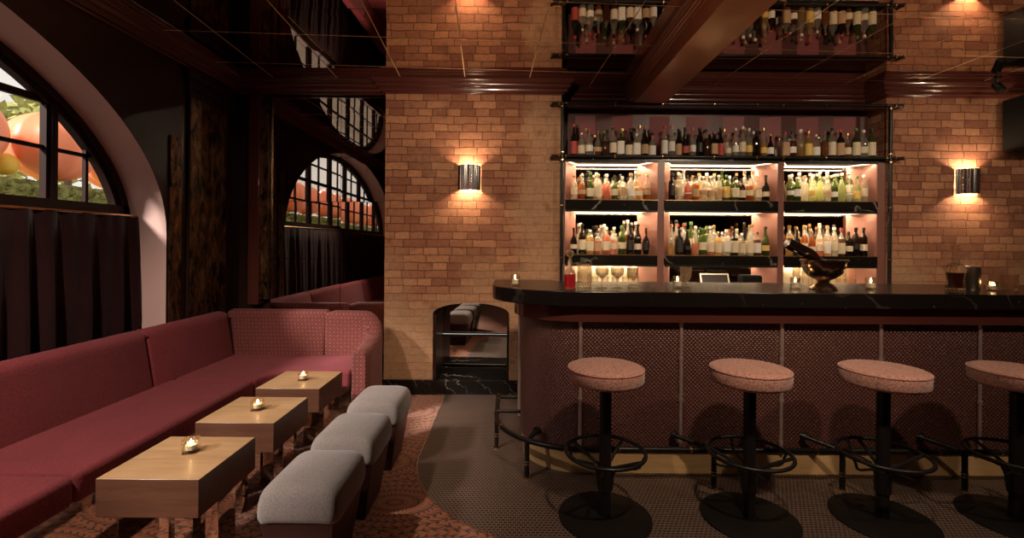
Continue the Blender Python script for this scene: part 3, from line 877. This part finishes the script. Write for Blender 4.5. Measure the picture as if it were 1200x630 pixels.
for y in (3.28, 3.58):
    m = MB(); m.tube([(rp[0][0], y, rz), (BX - BR - .001, y, rz)], .013, 10); F(m).build('bracket', M['iron'], fr, smooth=True)
m = MB()
def ring_on(mb, p, d, r=.0195):
    p = Vector(p); d = Vector(d).normalized(); mb.tube([p - d * .006, p + d * .006], r, 12)
rings = [((x, rp[-1][1], rz), (1, 0, 0)) for x in (.62, 1.03, 1.39, 1.75, 2.1, 2.45, 2.8, 3.1)]
rings += [((*rp[8], rz), (rp[9][0] - rp[7][0], rp[9][1] - rp[7][1], 0))] + [((rp[0][0], y, rz), (0, 1, 0)) for y in (3.24, 3.5, 3.61)]
for p, d in rings:
    m = MB(); ring_on(m, p, d); F(m).build('brass_ring', M['brass'], fr, smooth=True)

# ------------------------------------------------------------------ bar stools
def make_stool():
    t = empty('bar_stool', (0, 0, 0), '', 'stool', 'bar stools along the counter')
    m = MB(); m.lathe([(0, .001), (.235, .001), (.235, .007), (.228, .012), (.05, .014), (0, .014)], n=64); m.build('base', M['iron_base'], t, smooth=True)
    m = MB(); m.lathe([(.030, .012), (.030, .655), (.028, .66)], n=24); m.build('pole', M['iron'], t, smooth=True)
    m = MB(); m.lathe([(.018, .655), (.018, .69)], n=16); m.lathe([(.07, .685), (.07, .692)], n=20); m.build('neck', M['chrome'], t, smooth=True)
    m = MB(); m.lathe([(.0, .690), (.172, .690), (.185, .696), (.191, .708), (.192, .75), (.190, .762), (.186, .768), (.178, .773), (.15, .777), (.08, .780), (0, .781)], n=56); s = m.build('seat', M['stool'], t, smooth=True)
    m = MB(); m.tube([(.1905 * cos(a), .1905 * sin(a), .7635) for a in [2 * PI * i / 56 for i in range(56)]], .0035, 6, True); m.build('piping', M['stool'], s, smooth=True)
    zr = .335
    m = MB(); m.tube([(.2 * cos(a), .2 * sin(a), zr) for a in [2 * PI * i / 56 for i in range(56)]], .0095, 10, True); m.build('foot_ring', M['iron'], t, smooth=True)
    for k in range(4):
        a = PI / 4 + PI / 2 * k; d = (cos(a), sin(a))
        m = MB(); m.tube([(.028 * d[0], .028 * d[1], .255), (.195 * d[0], .195 * d[1], zr)], .009, 8)
        b = a + .35; e = (cos(b), sin(b))
        m.tube([(.034 * e[0], .034 * e[1], .15), (.04 * e[0], .04 * e[1], .22), (.06 * e[0], .06 * e[1], .262), (.15 * e[0], .15 * e[1], .268), (.172 * e[0], .172 * e[1], .28), (.18 * e[0], .18 * e[1], .305), (.195 * e[0], .195 * e[1], zr)], .0065, 8)
        m.build('strut', M['iron'], t, smooth=True)
    m = MB(); m.lathe([(.030, .14), (.038, .142), (.038, .25), (.030, .252)], n=20); m.build('collar', M['iron'], t, smooth=True)
    return t
st = make_stool()
sl = [((.485, 2.40), 'round rose boucle bar stool nearest the curved bar corner'), ((1.222, 2.40), 'second bar stool from the curved bar corner, rose boucle seat'),
      ((1.905, 2.40), 'third bar stool from the curved bar corner, rose boucle seat'), ((2.59, 2.40), 'last bar stool along the counter, partly out of frame')]
for i, ((x, y), lab) in enumerate(sl):
    if i == 0: st.location = (x, y, .006); st['label'] = lab
    else: dup(st, (x, y, .006), lab, .25 * i + .2)
st.rotation_euler = (0, 0, .1)

# ------------------------------------------------------------------ back bar counter and shelving
bc = empty('back_counter', (2.0, 4.0, 0), 'back bar counter with marble top under the bottle shelves', 'counter')
m = MB(); m.prism([(-1.55, -.25), (3.95, -.25), (3.95, .345), (1.455, .345), (1.455, .615), (-1.545, .615), (-1.545, .345)], 'z', .97, 1.0); m.build('countertop', M['marble'], bc, .003)
m = MB(); m.box(-1.55, 3.95, -.2, .34, .0065, .97); m.build('cabinet', M['lacquer_dark'], bc)
m = MB(); m.box(-1.55, 3.95, -.254, -.249, 0.975, .997); m.build('brass_edge', M['brass'], bc)
SH = empty('bottle_shelving', (1.93, 4.4, 1.05), 'tall lit bottle shelving of three bays with black marble shelves and pipe frame', 'shelving')
def S(mb):
    mb.v = [(x - 1.93, y - 4.4, z - 1.05) for x, y, z in mb.v]; return mb
FY, KY = 4.30, 4.52
bays = [(.485, 1.33), (1.392, 2.43), (2.487, 3.34)]
SP = .125
# wedge dividers
fx = [(.462, .485), (1.33, 1.392), (2.43, 2.487), (3.34, 3.42)]
for i, (a, b) in enumerate(fx):
    l = a if i == 0 else a - SP; r = b if i == 3 else b + SP
    m = MB(); m.prism([(a, FY), (b, FY), (r, KY), (l, KY)], 'z', 1.002, 2.165); S(m).build('divider', M['lacquer_pink'], SH)
m = MB(); m.box(.462, 3.42, KY, KY + .02, 2.19, 2.68); S(m).build('upper_back_panel', M['lacquer_rose'], SH)
m = MB(); m.box(.462, 3.42, KY, KY + .02, 1.002, 2.19); S(m).build('back_panel', M['mirror_dark'], SH)
for a_, b_ in ((bays[0][0] + SP, bays[0][1] - SP), (bays[2][0] + SP, bays[2][1] - SP)):
    m = MB(); m.box(a_, b_, KY - .006, KY - .001, 1.002, 1.2); S(m).build('splashback', M['cream_tile'], SH)
m = MB(); m.box(.462, 3.42, FY, KY, 2.166, 2.20); S(m).build('shelf', M['marble'], SH, .002)
m = MB(); m.box(.462, 3.42, FY - .004, KY + .02, 2.68, 2.70); S(m).build('top_board', M['lacquer'], SH)
tiers = [(1.002, 1.215), (1.305, 1.712), (1.808, 2.166)]
for (a, b) in bays:
    for (z0, z1) in ((1.215, 1.305), (1.712, 1.808)):
        m = MB(); m.prism([(a - .0, FY - .012), (b + .0, FY - .012), (b - .0, FY), (b - SP, KY), (a + SP, KY), (a + .0, FY)], 'z', z0, z1); S(m).build('shelf', M['marble'], SH)
        m = MB(); m.box(a, b, FY - .018, FY - .012, z1 - .006, z1); S(m).build('shelf_edge', M['brass'], SH)
    for (z0, z1) in tiers:
        m = MB(); m.box(a + .002, b - .002, FY - .012, FY - .006, z1 - .018, z1 + .003); S(m).build('apron', M['iron'], SH)
        m = MB(); m.prism([(a + .002, FY - .006), (b - .002, FY - .006), (b - SP, KY), (a + SP, KY)], 'z', z1 - .002, z1 + .001); S(m).build('soffit', M['soffit'], SH)
        m = MB(); e = .012
        m.box(a + SP, b - SP, KY - .034, KY - .026, z1 - .013, z1 - .003)
        m.prism([(a + .02, FY + .03), (a + .032, FY + .03), (a + SP + .012, KY - .02), (a + SP, KY - .02)], 'z', z1 - .01, z1 - .002)
        m.prism([(b - .032, FY + .03), (b - .02, FY + .03), (b - SP, KY - .02), (b - SP - .012, KY - .02)], 'z', z1 - .01, z1 - .002)
        S(m).build('led_strip', M['led'], SH)
# folded rose panels behind the top shelf
for i in range(8):
    x0 = .60 + i * .355
    m = MB(); m.prism([(x0, KY), (x0 + .19, KY), (x0 + .19, KY - .03)], 'z', 2.2, 2.63); S(m).build('fold_panel', M['fold'], SH)
# pipe frame
for x in (.452, 3.44):
    m = MB(); m.tube([(x, 4.275, 1.01), (x, 4.275, 2.69)], .016, 10); S(m).build('frame_post', M['iron'], SH, smooth=True)
    for z in (1.28, 1.75, 2.165, 2.235, 2.65):
        m = MB(); ring_on(m, (x, 4.275, z), (0, 0, 1), .02); S(m).build('brass_ring', M['brass'], SH, smooth=True)
    
for z in (2.20, 2.68):
    m = MB(); m.tube([(.34, 4.275, z), (3.56, 4.275, z)], .014, 10); S(m).build('frame_rail', M['iron'], SH, smooth=True)
    for x in (.345, .42, .485, .93, 1.36, 1.83, 2.22, 2.46, 2.85, 3.40, 3.48, 3.555):
        m = MB(); ring_on(m, (x, 4.275, z), (1, 0, 0), .0185); S(m).build('brass_ring', M['brass'], SH, smooth=True)
    
    m = MB(); m.tube([(.35, 4.275, z), (.35, 4.352, z)], .012, 8); m.tube([(3.55, 4.275, z), (3.55, 4.352, z)], .012, 8); S(m).build('wall_stub', M['iron'], SH, smooth=True)

# ------------------------------------------------------------------ bottles
GL = {'clear': mat_bottle('clear_bottle', (.86, .82, .72), .72), 'amber': mat_bottle('amber_bottle', (.46, .17, .05), .45), 'gold': mat_bottle('golden_bottle', (.72, .50, .22), .55),
      'green': mat_bottle('green_bottle', (.09, .12, .03), .4, (.35, .42, .16)), 'dark': mat_bottle('dark_bottle', (.03, .016, .011), .25, (.14, .08, .05)), 'rose': mat_bottle('rose_bottle', (.62, .27, .20), .5),
      'lime': mat_bottle('pale_green_bottle', (.72, .74, .42), .6, (.86, .90, .68)), 'brown': mat_bottle('brown_bottle', (.16, .055, .022), .35)}
LB = {'cream': simple('cream_label', (.72, .60, .42), .7, 0, .1, 40), 'white': simple('white_label', (.82, .76, .68), .7, 0, .08, 40), 'black': simple('black_label', (.02, .016, .014), .5, 0, .3, 40),
      'red': simple('red_label', (.42, .06, .05), .6, 0, .2, 40), 'yellow': simple('yellow_label', (.75, .50, .14), .6, 0, .15, 40), 'tan': simple('tan_label', (.50, .32, .18), .7, 0, .15, 40)}
CP = {'black': simple('black_cap', (.015, .012, .012), .4), 'red': simple('red_cap', (.45, .05, .05), .4), 'gold': simple('gold_cap', (.7, .45, .16), .3, .8), 'white': simple('white_cap', (.8, .75, .68), .5),
      'cork': simple('cork_cap', (.45, .26, .12), .8), 'green': simple('green_cap', (.10, .20, .06), .5)}
# shape: (profile, square, label band (r,z0,z1), neck (r, z))
def prof_scale(p, h, w): return [(r * w, z * h) for r, z in p]
SHAPES = {
    'round': ([(0, 0), (.9, 0), (1, .02), (1, .58), (.93, .66), (.6, .73), (.36, .78), (.33, .93), (.36, .94), (.36, .96)], 0, (1, .15, .48)),
    'tall': ([(0, 0), (.9, 0), (1, .02), (1, .50), (.85, .60), (.5, .70), (.36, .76), (.34, .94), (.37, .95), (.37, .97)], 0, (1, .12, .42)),
    'square': ([(0, 0), (.95, 0), (1, .02), (1, .62), (.9, .69), (.42, .74), (.36, .78), (.36, .92), (.4, .93)], .8, (1, .14, .52)),
    'squat': ([(0, 0), (.9, 0), (1, .04), (1, .5), (.92, .62), (.6, .72), (.3, .77), (.26, .92), (.3, .93)], 0, (1, .14, .46)),
    'bulbous': ([(0, 0), (.6, 0), (.8, .08), (1, .28), (.95, .45), (.7, .58), (.38, .66), (.28, .74), (.27, .92), (.31, .93)], 0, (1.01, .2, .36)),
    'slender': ([(0, 0), (.92, 0), (1, .02), (1, .62), (.85, .70), (.5, .77), (.42, .84), (.42, .95), (.46, .96)], 0, (1, .2, .5)),
}
protos = {}
def bottle_meshes(shape, h, w, lv=0):
    key = (shape, round(h, 3), round(w, 3), lv)
    if key in protos: return protos[key]
    p, sq, lb = SHAPES[shape]
    m = MB(); q = prof_scale(p, h, w); m.lathe(q, n=16, square=sq, a0=PI / 16)
    o = m.build('bottle', GL['clear'], smooth=True, angle=50); me = o.data; bpy.data.objects.remove(o)
    m = MB(); r = lb[0] * w * 1.025; za, zb = lb[1] + (0, .05, -.03)[lv], lb[2] + (0, -.06, .06)[lv]
    m.lathe([(r, za * h), (r, zb * h)], n=12, caps=False, ang=PI * 1.1, a0=-PI / 2 - PI * .55, square=sq)
    o = m.build('label', LB['cream'], smooth=True, angle=60); ml = o.data; bpy.data.objects.remove(o)
    nr, nz = q[-2][0] * 1.15, q[-1][1]
    m = MB(); m.lathe([(nr * .98, nz - .05 * h), (nr * 1.02, nz - .002), (nr * 1.02, nz + .035 * h), (nr * .8, nz + .042 * h)], n=12)
    o = m.build('cap', CP['black'], smooth=True, angle=50); mc = o.data; bpy.data.objects.remove(o)
    protos[key] = (me, ml, mc); return protos[key]
TINT = {}
def tinted(me, mat):
    k = (me.name, mat.name)
    if k not in TINT:
        c = me.copy(); c.materials.clear(); c.materials.append(mat); TINT[k] = c
    return TINT[k]
def bottle(x, y, z, shape, h, w, gl, lb, cp, label, group):
    me, ml, mc = bottle_meshes(shape, h, w, random.randrange(3))
    o = bpy.data.objects.new('bottle', tinted(me, GL[gl])); COL.objects.link(o); o.location = (x, y, z + .0012); o.rotation_euler = (0, 0, random.uniform(-.35, .35))
    tag(o, label, 'bottle', group)
    if lb and rnd.random() > .12:
        c = bpy.data.objects.new('label', tinted(ml, LB[lb])); COL.objects.link(c); c.parent = o
    c = bpy.data.objects.new('cap', tinted(mc, CP[cp])); COL.objects.link(c); c.parent = o
    return o
DIM = {'round': (.295, .040), 'tall': (.32, .037), 'square': (.255, .041), 'squat': (.235, .047), 'bulbous': (.265, .047), 'slender': (.31, .032)}
rnd = random.Random(11)
CN = {'clear': 'clear', 'amber': 'amber', 'gold': 'golden', 'green': 'green', 'dark': 'dark', 'rose': 'rose', 'lime': 'pale green', 'brown': 'brown'}
def row(a, b, y, z, n, maxh, pal, where, rowname, group):
    step = (b - a) / n; last = None
    for i in range(n):
        x = a + step * (i + .5) + rnd.uniform(-.045, .045) * step
        sh = rnd.choice(['round', 'round', 'tall', 'square', 'squat', 'bulbous', 'slender', 'tall'])
        h, w = DIM[sh]; k = min(1.0, maxh / (h * 1.01)) * rnd.choice([1.0, .95, .9]); h *= k; w = min(w * rnd.choice([1, .95]), step * .45)
        gl, lbs, cps = rnd.choice(pal); lb = rnd.choice(lbs); cp = rnd.choice(cps)
        lab = '%s-capped %s %s bottle, %s from pier in %s row, %s' % (cp, CN[gl], sh, ordn[i], rowname, where)
        bottle(x, y + rnd.uniform(-.004, .004), z, sh, h, w, gl, lb, cp, lab, group)
mixd = [('clear', ['white', 'cream'], ['red', 'white', 'black']), ('clear', ['white', 'cream', 'tan'], ['cork', 'gold']), ('dark', ['cream', 'tan', 'red'], ['black', 'red']), ('amber', ['cream', 'white', 'tan'], ['black', 'red', 'gold']),
        ('brown', ['white', 'cream', 'tan'], ['black', 'cork']), ('gold', ['cream', 'yellow'], ['gold', 'white']), ('green', ['cream', 'white'], ['black', 'green']), ('dark', ['white', 'black'], ['black', 'gold'])]
bright = [('clear', ['white', 'cream'], ['white', 'gold', 'cork']), ('gold', ['cream', 'white'], ['gold', 'cork', 'white']), ('rose', ['cream', 'white', 'tan'], ['white', 'black']), ('amber', ['cream', 'tan'], ['black', 'white', 'gold']),
          ('green', ['cream', 'yellow'], ['green', 'black']), ('clear', ['tan', 'white'], ['white']), ('dark', ['black', 'cream'], ['black'])]
green = [('lime', ['white', 'cream'], ['white', 'gold']), ('clear', ['white', 'cream'], ['white', 'cork']), ('gold', ['yellow', 'white'], ['white', 'gold']), ('clear', ['tan'], ['white']), ('lime', ['yellow', 'white'], ['green', 'white']), ('green', ['white'], ['white'])]
darks = [('dark', ['black', 'cream'], ['black']), ('amber', ['cream'], ['black', 'cork']), ('clear', ['white', 'cream'], ['white', 'gold']), ('green', ['cream', 'yellow'], ['black', 'green']), ('gold', ['cream', 'white'], ['gold', 'cork']), ('brown', ['cream', 'white'], ['black', 'red']), ('rose', ['cream'], ['white'])]
row(.53, 1.33, 4.346, 2.20, 11, .32, mixd, 'top shelf above pier bay', 'front', 'bottles on the top shelf')
row(1.37, 2.42, 4.346, 2.20, 16, .30, mixd, 'top shelf above centre bay', 'front', 'bottles on the top shelf')
row(2.48, 3.36, 4.346, 2.20, 12, .29, mixd, 'top shelf above far bay', 'front', 'bottles on the top shelf')
row(.56, 1.33, 4.440, 2.20, 9, .33, mixd, 'top shelf above pier bay', 'back', 'bottles on the top shelf')
row(1.40, 2.42, 4.440, 2.20, 11, .31, mixd, 'top shelf above centre bay', 'back', 'bottles on the top shelf')
row(2.48, 3.22, 4.440, 2.20, 8, .31, mixd, 'top shelf above far bay', 'back', 'bottles on the top shelf')
nm = ['pier bay', 'centre bay', 'far bay']
pals = [[bright, bright, green], [bright, darks, darks]]
for ti, (z, mh, sname) in enumerate(((1.808, .30, 'upper lit shelf'), (1.305, .335, 'lower lit shelf'))):
    for bi, (a, b) in enumerate(bays):
        pal = pals[ti][bi]
        nf = (10, 13, 11)[bi]; 
        row(a + .05, b - .05, 4.346, z, nf, mh * .84, pal, nm[bi] + ', ' + sname, 'front', 'bottles on the ' + sname)
        row(a + .125, b - .125, 4.443, z, nf - 2, mh, pal, nm[bi] + ', ' + sname, 'back', 'bottles on the ' + sname)

# ------------------------------------------------------------------ things on the back counter and the bar
def tumbler_mesh(r, h, mat, name='tumbler'):
    m = MB(); m.lathe([(0, 0), (r * .86, 0), (r * .9, .004), (r, h), (r * .93, h), (r * .84, .012), (0, .012)], n=20)
    return m.build(name, mat, smooth=True, angle=50)
tm = tumbler_mesh(.036, .097, M['cut_glass'])
def tum_at(x, y, z, lab, grp, first=[True]):
    o = tm if first[0] else tm.copy()
    if not first[0]: COL.objects.link(o)
    first[0] = False
    o.location = (x, y, z); tag(o, lab, 'glass', grp); return o
k = 0
for bi, (a, b, n, rows_) in enumerate(((.68, 1.16, 6, 1), (1.56, 1.68, 2, 1), (2.66, 3.18, 7, 2))):
    for lv in range(rows_):
        for i in range(n):
            x = a + (b - a) * i / max(1, n - 1)
            wh = ('pier bay', 'centre bay', 'far bay')[bi]
            lv_ = '' if rows_ == 1 else (', lower layer', ', upper layer')[lv]
            tum_at(x, 4.385, 1.0015 + lv * .099, '%s cut glass tumbler from the pier side, back counter, %s%s' % (ordn[i], wh, lv_), 'tumblers on the back counter')
fr_ = empty('leaning_tray', (1.83, 4.22, 1.03), 'small pale framed tray leaning at the back of the counter', 'tray')
m = MB(); m.box(-.13, .13, -.008, .008, -.028, .115); m.build('tray_back', M['lacquer_dark'], fr_)
m = MB(); m.box(-.13, .13, -.014, -.008, 0, .012); m.box(-.13, .13, -.014, -.008, .103, .115); m.box(-.13, -.118, -.014, -.008, .012, .103); m.box(.118, .13, -.014, -.008, .012, .103); m.build('frame', M['steel'], fr_)
fr_.rotation_euler = (-.35, 0, 0)
m = MB(); m.box(-.085, .085, -.05, .05, 0, .125); m.box(-.08, .08, -.045, .045, .125, .135)
o = m.build('napkin_box', M['plastic'], bevel=.004); o.location = (2.12, 4.18, 1.0); tag(o, 'small black box on the back counter beside the leaning tray', 'box')

def on_bar(name, x, y, lab, cat, group=None): return empty(name, (x, y, 1.122), lab, cat, group)
vr = make_votive('round')
vr.scale = (1, 1, 1.35)
vl = [(.022, 3.06, 'votive candle in plain glass at the rounded end of the bar'), (1.06, 3.00, 'votive candle in plain glass beside the stemmed glasses'), (1.80, 2.98, 'votive candle in plain glass beside the punch bowl foot'), (2.28, 2.98, 'votive candle in plain glass past the punch bowl')]
for i, (x, y, lab) in enumerate(vl):
    if i == 0: vr.location = (x, y, 1.122); vr['label'] = lab
    else: dup(vr, (x, y, 1.122), lab)
    small_light('candle_glow', (x, y, 1.245), .04, (1, .6, .28), .008)
dup(vot, (3.06, 2.99, 1.122), 'square votive candle beside the steel cylinder on the bar', .1)
# pink decanter
d = on_bar('decanter', .365, 2.95, 'slim glass decanter of pink liquor with a ring stopper', 'decanter')
m = MB(); m.lathe([(0, 0), (.036, 0), (.038, .006), (.038, .085), (.030, .105), (.016, .125), (.013, .175), (.018, .18)], n=24, square=.6, a0=PI / 24); m.build('glass_body', M['glass'], d, smooth=True)
m = MB(); m.lathe([(0, .006), (.033, .006), (.034, .085), (0, .085)], n=24, square=.6, a0=PI / 24); m.build('liquor', M['pink_liquor'], d, smooth=True)
m = MB(); m.lathe([(.011, .175), (.012, .19), (.008, .198)], n=12); m.tube([(.020 * cos(a), 0, .218 + .020 * sin(a)) for a in [2 * PI * i / 20 for i in range(20)]], .006, 8, True); m.build('stopper', M['cut_glass'], d, smooth=True)
# mixing glass and stemware
m = MB(); m.lathe([(0, 0), (.045, 0), (.047, .02), (.048, .15), (.054, .152), (.05, .155), (.044, .15), (.042, .03), (0, .025)], n=32)
o = m.build('mixing_glass', M['cut_glass'], smooth=True, angle=50); o.location = (.46, 2.97, 1.122); tag(o, 'large cut crystal mixing glass beside the pink decanter', 'glass')
def stem(kind):
    m = MB()
    if kind == 'coupe':
        m.lathe([(0, 0), (.033, 0), (.033, .003), (.006, .008), (.005, .055), (.012, .062), (.038, .085), (.044, .115), (.040, .135), (.0375, .135), (.041, .113), (.035, .088), (.008, .066), (0, .066)], n=28)
    else:
        m.lathe([(0, 0), (.030, 0), (.030, .02), (.012, .028), (.014, .04), (.036, .07), (.037, .135), (.0345, .135), (.033, .075), (0, .048)], n=28)
    return m.build('goblet', M['cut_glass'], smooth=True, angle=50)
a = stem('coupe'); a.location = (.572, 2.97, 1.122); tag(a, 'round stemmed goblet next to the mixing glass', 'glass', 'stemmed glasses on the bar')
b = a.copy(); COL.objects.link(b); b.location = (.668, 2.97, 1.122); b['label'] = 'round stemmed goblet between the other goblet and the footed glass'
c = stem('foot'); c.location = (.765, 2.97, 1.122); tag(c, 'short footed crystal glass at the end of the bar glass row', 'glass', 'stemmed glasses on the bar')
d2 = c.copy(); COL.objects.link(d2); d2.location = (1.135, 3.06, 1.122); d2['label'] = 'short footed crystal glass behind the second bar votive'
# punch bowl with a tilted bottle
pb = on_bar('punch_bowl', 1.985, 2.99, 'tarnished silver footed punch bowl holding a dark bottle', 'bowl')
m = MB(); m.lathe([(0, 0), (.078, 0), (.08, .008), (.06, .03), (.034, .046), (.03, .055), (.036, .06), (.07, .075), (.105, .105), (.122, .145), (.126, .178), (.136, .182), (.136, .19), (.122, .19), (.116, .15), (.09, .105), (.0, .085)], n=48); m.build('bowl_body', M['bowl'], pb, smooth=True, angle=50)
m = MB(); m.lathe([(.034, .05), (.040, .053), (.034, .058)], n=32, caps=False); m.build('foot_ring', M['bowl'], pb, smooth=True)
wb = MB(); wb.lathe([(0, 0), (.036, 0), (.037, .01), (.037, .16), (.03, .19), (.014, .22), (.0135, .29)], n=20)
w = wb.build('bottle', GL['dark'], smooth=True, angle=50); w.location = (1.752, 2.99, 1.418); w.rotation_euler = (0, math.radians(116.5), 0)
tag(w, 'dark bottle propped at a slant in the punch bowl', 'bottle')
m = MB(); m.lathe([(.0145, .24), (.0155, .245), (.016, .295), (.012, .30)], n=16); m.build('foil', CP['black'], w, smooth=True)
# whisky decanter, steel cylinder, tumblers
d = on_bar('decanter', 2.835, 3.00, 'flared cut glass whisky decanter with tall stopper', 'decanter'); d.scale = (1, 1, 1.2)
m = MB(); m.lathe([(0, 0), (.05, 0), (.05, .012), (.042, .05), (.05, .10), (.062, .118), (.06, .125), (.03, .14), (.018, .15), (.02, .165), (.026, .17)], n=32); m.build('glass_body', M['cut_glass'], d, smooth=True, angle=50)
m = MB(); m.lathe([(0, .012), (.043, .014), (.037, .05), (.044, .095), (0, .096)], n=28); m.build('liquor', M['whisky'], d, smooth=True)
m = MB(); m.lathe([(.015, .16), (.018, .175), (.014, .185), (.022, .225), (.026, .238), (.018, .24)], n=20); m.build('stopper', M['cut_glass'], d, smooth=True)
m = MB(); m.lathe([(0, 0), (.052, 0), (.054, .004), (.054, .15), (.050, .154), (.048, .15), (.048, .02), (0, .02)], n=40)
o = m.build('wine_cooler', M['steel'], smooth=True, angle=40); o.location = (2.965, 3.04, 1.122); tag(o, 'brushed steel cylinder cooler beside the whisky decanter', 'cooler')
for i, x in enumerate((3.24, 3.34)):
    t_ = tumbler_mesh(.04, .095, M['cut_glass']); t_.location = (x, 3.14, 1.122)
    tag(t_, 'cut tumbler near the far end of the bar, %s' % ('closer to the square votive' if i == 0 else 'further along'), 'glass', 'tumblers on the bar top')

# ------------------------------------------------------------------ wall lights, speaker, spotlight
def make_sconce(x, z, lab):
    t = empty('wall_sconce', (x, YB, z), lab, 'wall light', 'chrome sconces on the brick wall')
    m = MB(); secs = []; n = 60; R = .098
    for zz in (-.115, .115):
        out, inn = [], []
        for i in range(n + 1):
            a = PI * i / n; r = R + .007 * cos(a * 13)
            out.append((r * cos(a), -r * sin(a) * .95 - .004, zz)); inn.append(((r - .004) * cos(a), -(r - .004) * sin(a) * .95 - .004, zz))
        secs.append(out + inn[::-1])
    m.loft(secs, caps=True); m.build('shade', M['chrome'], t, smooth=True, angle=30)
    m = MB(); m.box(-.05, .05, -.012, -.001, -.06, .06); m.build('back_plate', M['steel'], t)
    m = MB(); m.lathe([(0, -.035), (.014, -.03), (.02, 0), (.014, .03), (0, .035)], (0, -.045, 0), 14); m.build('bulb', M['bulb'], t, smooth=True)
    for s in (-1, 1):
        l = bpy.data.lights.new('sconce_light', 'POINT'); l.energy = 11; l.color = (1, .74, .47); l.shadow_soft_size = .012
        o = bpy.data.objects.new('sconce_light', l); COL.objects.link(o); o.location = (x, YB - .05, z + s * .06)
make_sconce(-.40, 2.0, 'fluted chrome half-round sconce on the brick pier beside the bar')
make_sconce(4.19, 2.0, 'fluted chrome half-round sconce on the brick wall beyond the shelves')
sp = empty('wall_speaker', (4.72, 4.2, 2.28), 'black wall speaker under the cornice at the far end', 'speaker')
m = MB(); m.box(-.24, .24, -.13, .1, 0, .46); m.build('cabinet', M['plastic'], sp, .01)
m = MB(); m.box(-.22, .22, -.138, -.13, .02, .44); m.build('grille', M['plastic'], sp, .004)
m = MB(); m.box(-.05, .05, .1, .152, .15, .3); m.build('bracket', M['iron'], sp)
sl_ = empty('ceiling_spotlight', (4.26, 4.13, 2.77), 'small black spotlight hung under the cornice near the speaker', 'spotlight')
m = MB(); m.tube([(0, .0, .13), (0, 0, .05)], .008, 8); m.lathe([(.03, .122), (.03, .13)], (0, 0, 0), 16); m.build('stem', M['iron'], sl_, smooth=True)
m = MB(); m.tube([(.02, .03, .07), (-.02, -.05, .0)], .034, 16); m.build('lamp_head', M['plastic'], sl_, smooth=True, angle=50)
m = MB(); m.tube([(-.02, -.05, .0), (-.0225, -.055, -.004)], .026, 16); m.build('lens', M['chrome'], sl_, smooth=True)

# ------------------------------------------------------------------ light
def area(name, loc, rot, sx, sy, power, col):
    l = bpy.data.lights.new(name, 'AREA'); l.shape = 'RECTANGLE'; l.size = sx; l.size_y = sy; l.energy = power; l.color = col
    o = bpy.data.objects.new(name, l); COL.objects.link(o); o.location = loc; o.rotation_euler = rot; return o
for (a, b) in bays:
    for i, (z0, z1) in enumerate(tiers):
        area('led_light', ((a + b) / 2, KY - .016, z1 - .008), (0, 0, 0), b - a - .28, .010, (3.5, 6.5, 6.5)[i], (1, .76, .47))
        area('led_light', ((a + b) / 2, FY + .012, z1 - .008), (0, 0, 0), b - a - .06, .016, (1.2, 3.0, 3.0)[i], (1, .76, .47))
def spot(name, loc, tgt, power, col, ang, blend=.6, rad=.05):
    l = bpy.data.lights.new(name, 'SPOT'); l.energy = power; l.color = col; l.spot_size = math.radians(ang); l.spot_blend = blend; l.shadow_soft_size = rad
    o = bpy.data.objects.new(name, l); COL.objects.link(o); o.location = loc
    o.rotation_euler = (Vector(tgt) - Vector(loc)).to_track_quat('-Z', 'Y').to_euler(); return o
spot('ceiling_spot', (-2.05, .95, 2.84), (-1.9, 2.5, .4), 230, (1, .84, .70), 80, .9, .05)
spot('ceiling_spot', (.9, 1.0, 2.84), (.95, 2.9, .5), 130, (1, .78, .56), 72, .9, .06)
spot('ceiling_spot', (2.9, .9, 2.84), (2.6, 2.9, .8), 88, (1, .78, .56), 85, .9, .06)
spot('ceiling_spot', (-.3, 1.2, 2.84), (-.45, 4.35, 1.5), 150, (1, .79, .57), 75, .9, .06)
spot('ceiling_spot', (2.4, 1.6, 2.84), (2.2, 4.3, 2.2), 90, (1, .79, .57), 100, .9, .06)
spot('ceiling_spot', (4.5, 2.0, 2.84), (4.3, 4.35, 1.7), 50, (1, .79, .57), 80, .9, .06)
W = bpy.data.worlds.new('overcast_sky'); SC.world = W; W.use_nodes = True
nt = W.node_tree; nt.nodes.clear(); wo = nt.nodes.new('ShaderNodeOutputWorld'); g = N(nt)
bg = g.n('ShaderNodeBackground'); bg.inputs[0].default_value = (1.0, .93, .84, 1); bg.inputs[1].default_value = .75
g.l(bg.outputs[0], wo.inputs[0])
sn = bpy.data.lights.new('sun', 'SUN'); sn.energy = 7.5; sn.angle = math.radians(9); sn.color = (1, .93, .85)
o = bpy.data.objects.new('sun', sn); COL.objects.link(o); o.rotation_euler = Vector((.36, .33, -.37)).to_track_quat('-Z', 'Y').to_euler()

# ------------------------------------------------------------------ camera
cam = bpy.data.cameras.new('camera'); co = bpy.data.objects.new('camera', cam); COL.objects.link(co)
cam.sensor_width = 36; cam.lens = 36 * 550 / 1200; cam.shift_y = -30 / 1200; cam.clip_start = .05
co.matrix_world = Matrix.Translation((0, 0, 1.4)) @ Matrix.Rotation(PI / 2, 4, 'X') @ Matrix.Rotation(math.radians(.45), 4, 'Z')
SC.camera = co
SC.view_settings.view_transform = 'Standard'; SC.view_settings.look = 'None'; SC.view_settings.gamma = 1; SC.view_settings.use_curve_mapping = False
SC.view_settings.exposure = .3
cy = SC.cycles
cy.max_bounces = 10; cy.diffuse_bounces = 3; cy.glossy_bounces = 8; cy.transmission_bounces = 6; cy.transparent_max_bounces = 16
cy.sample_clamp_indirect = 6; cy.use_denoising = True
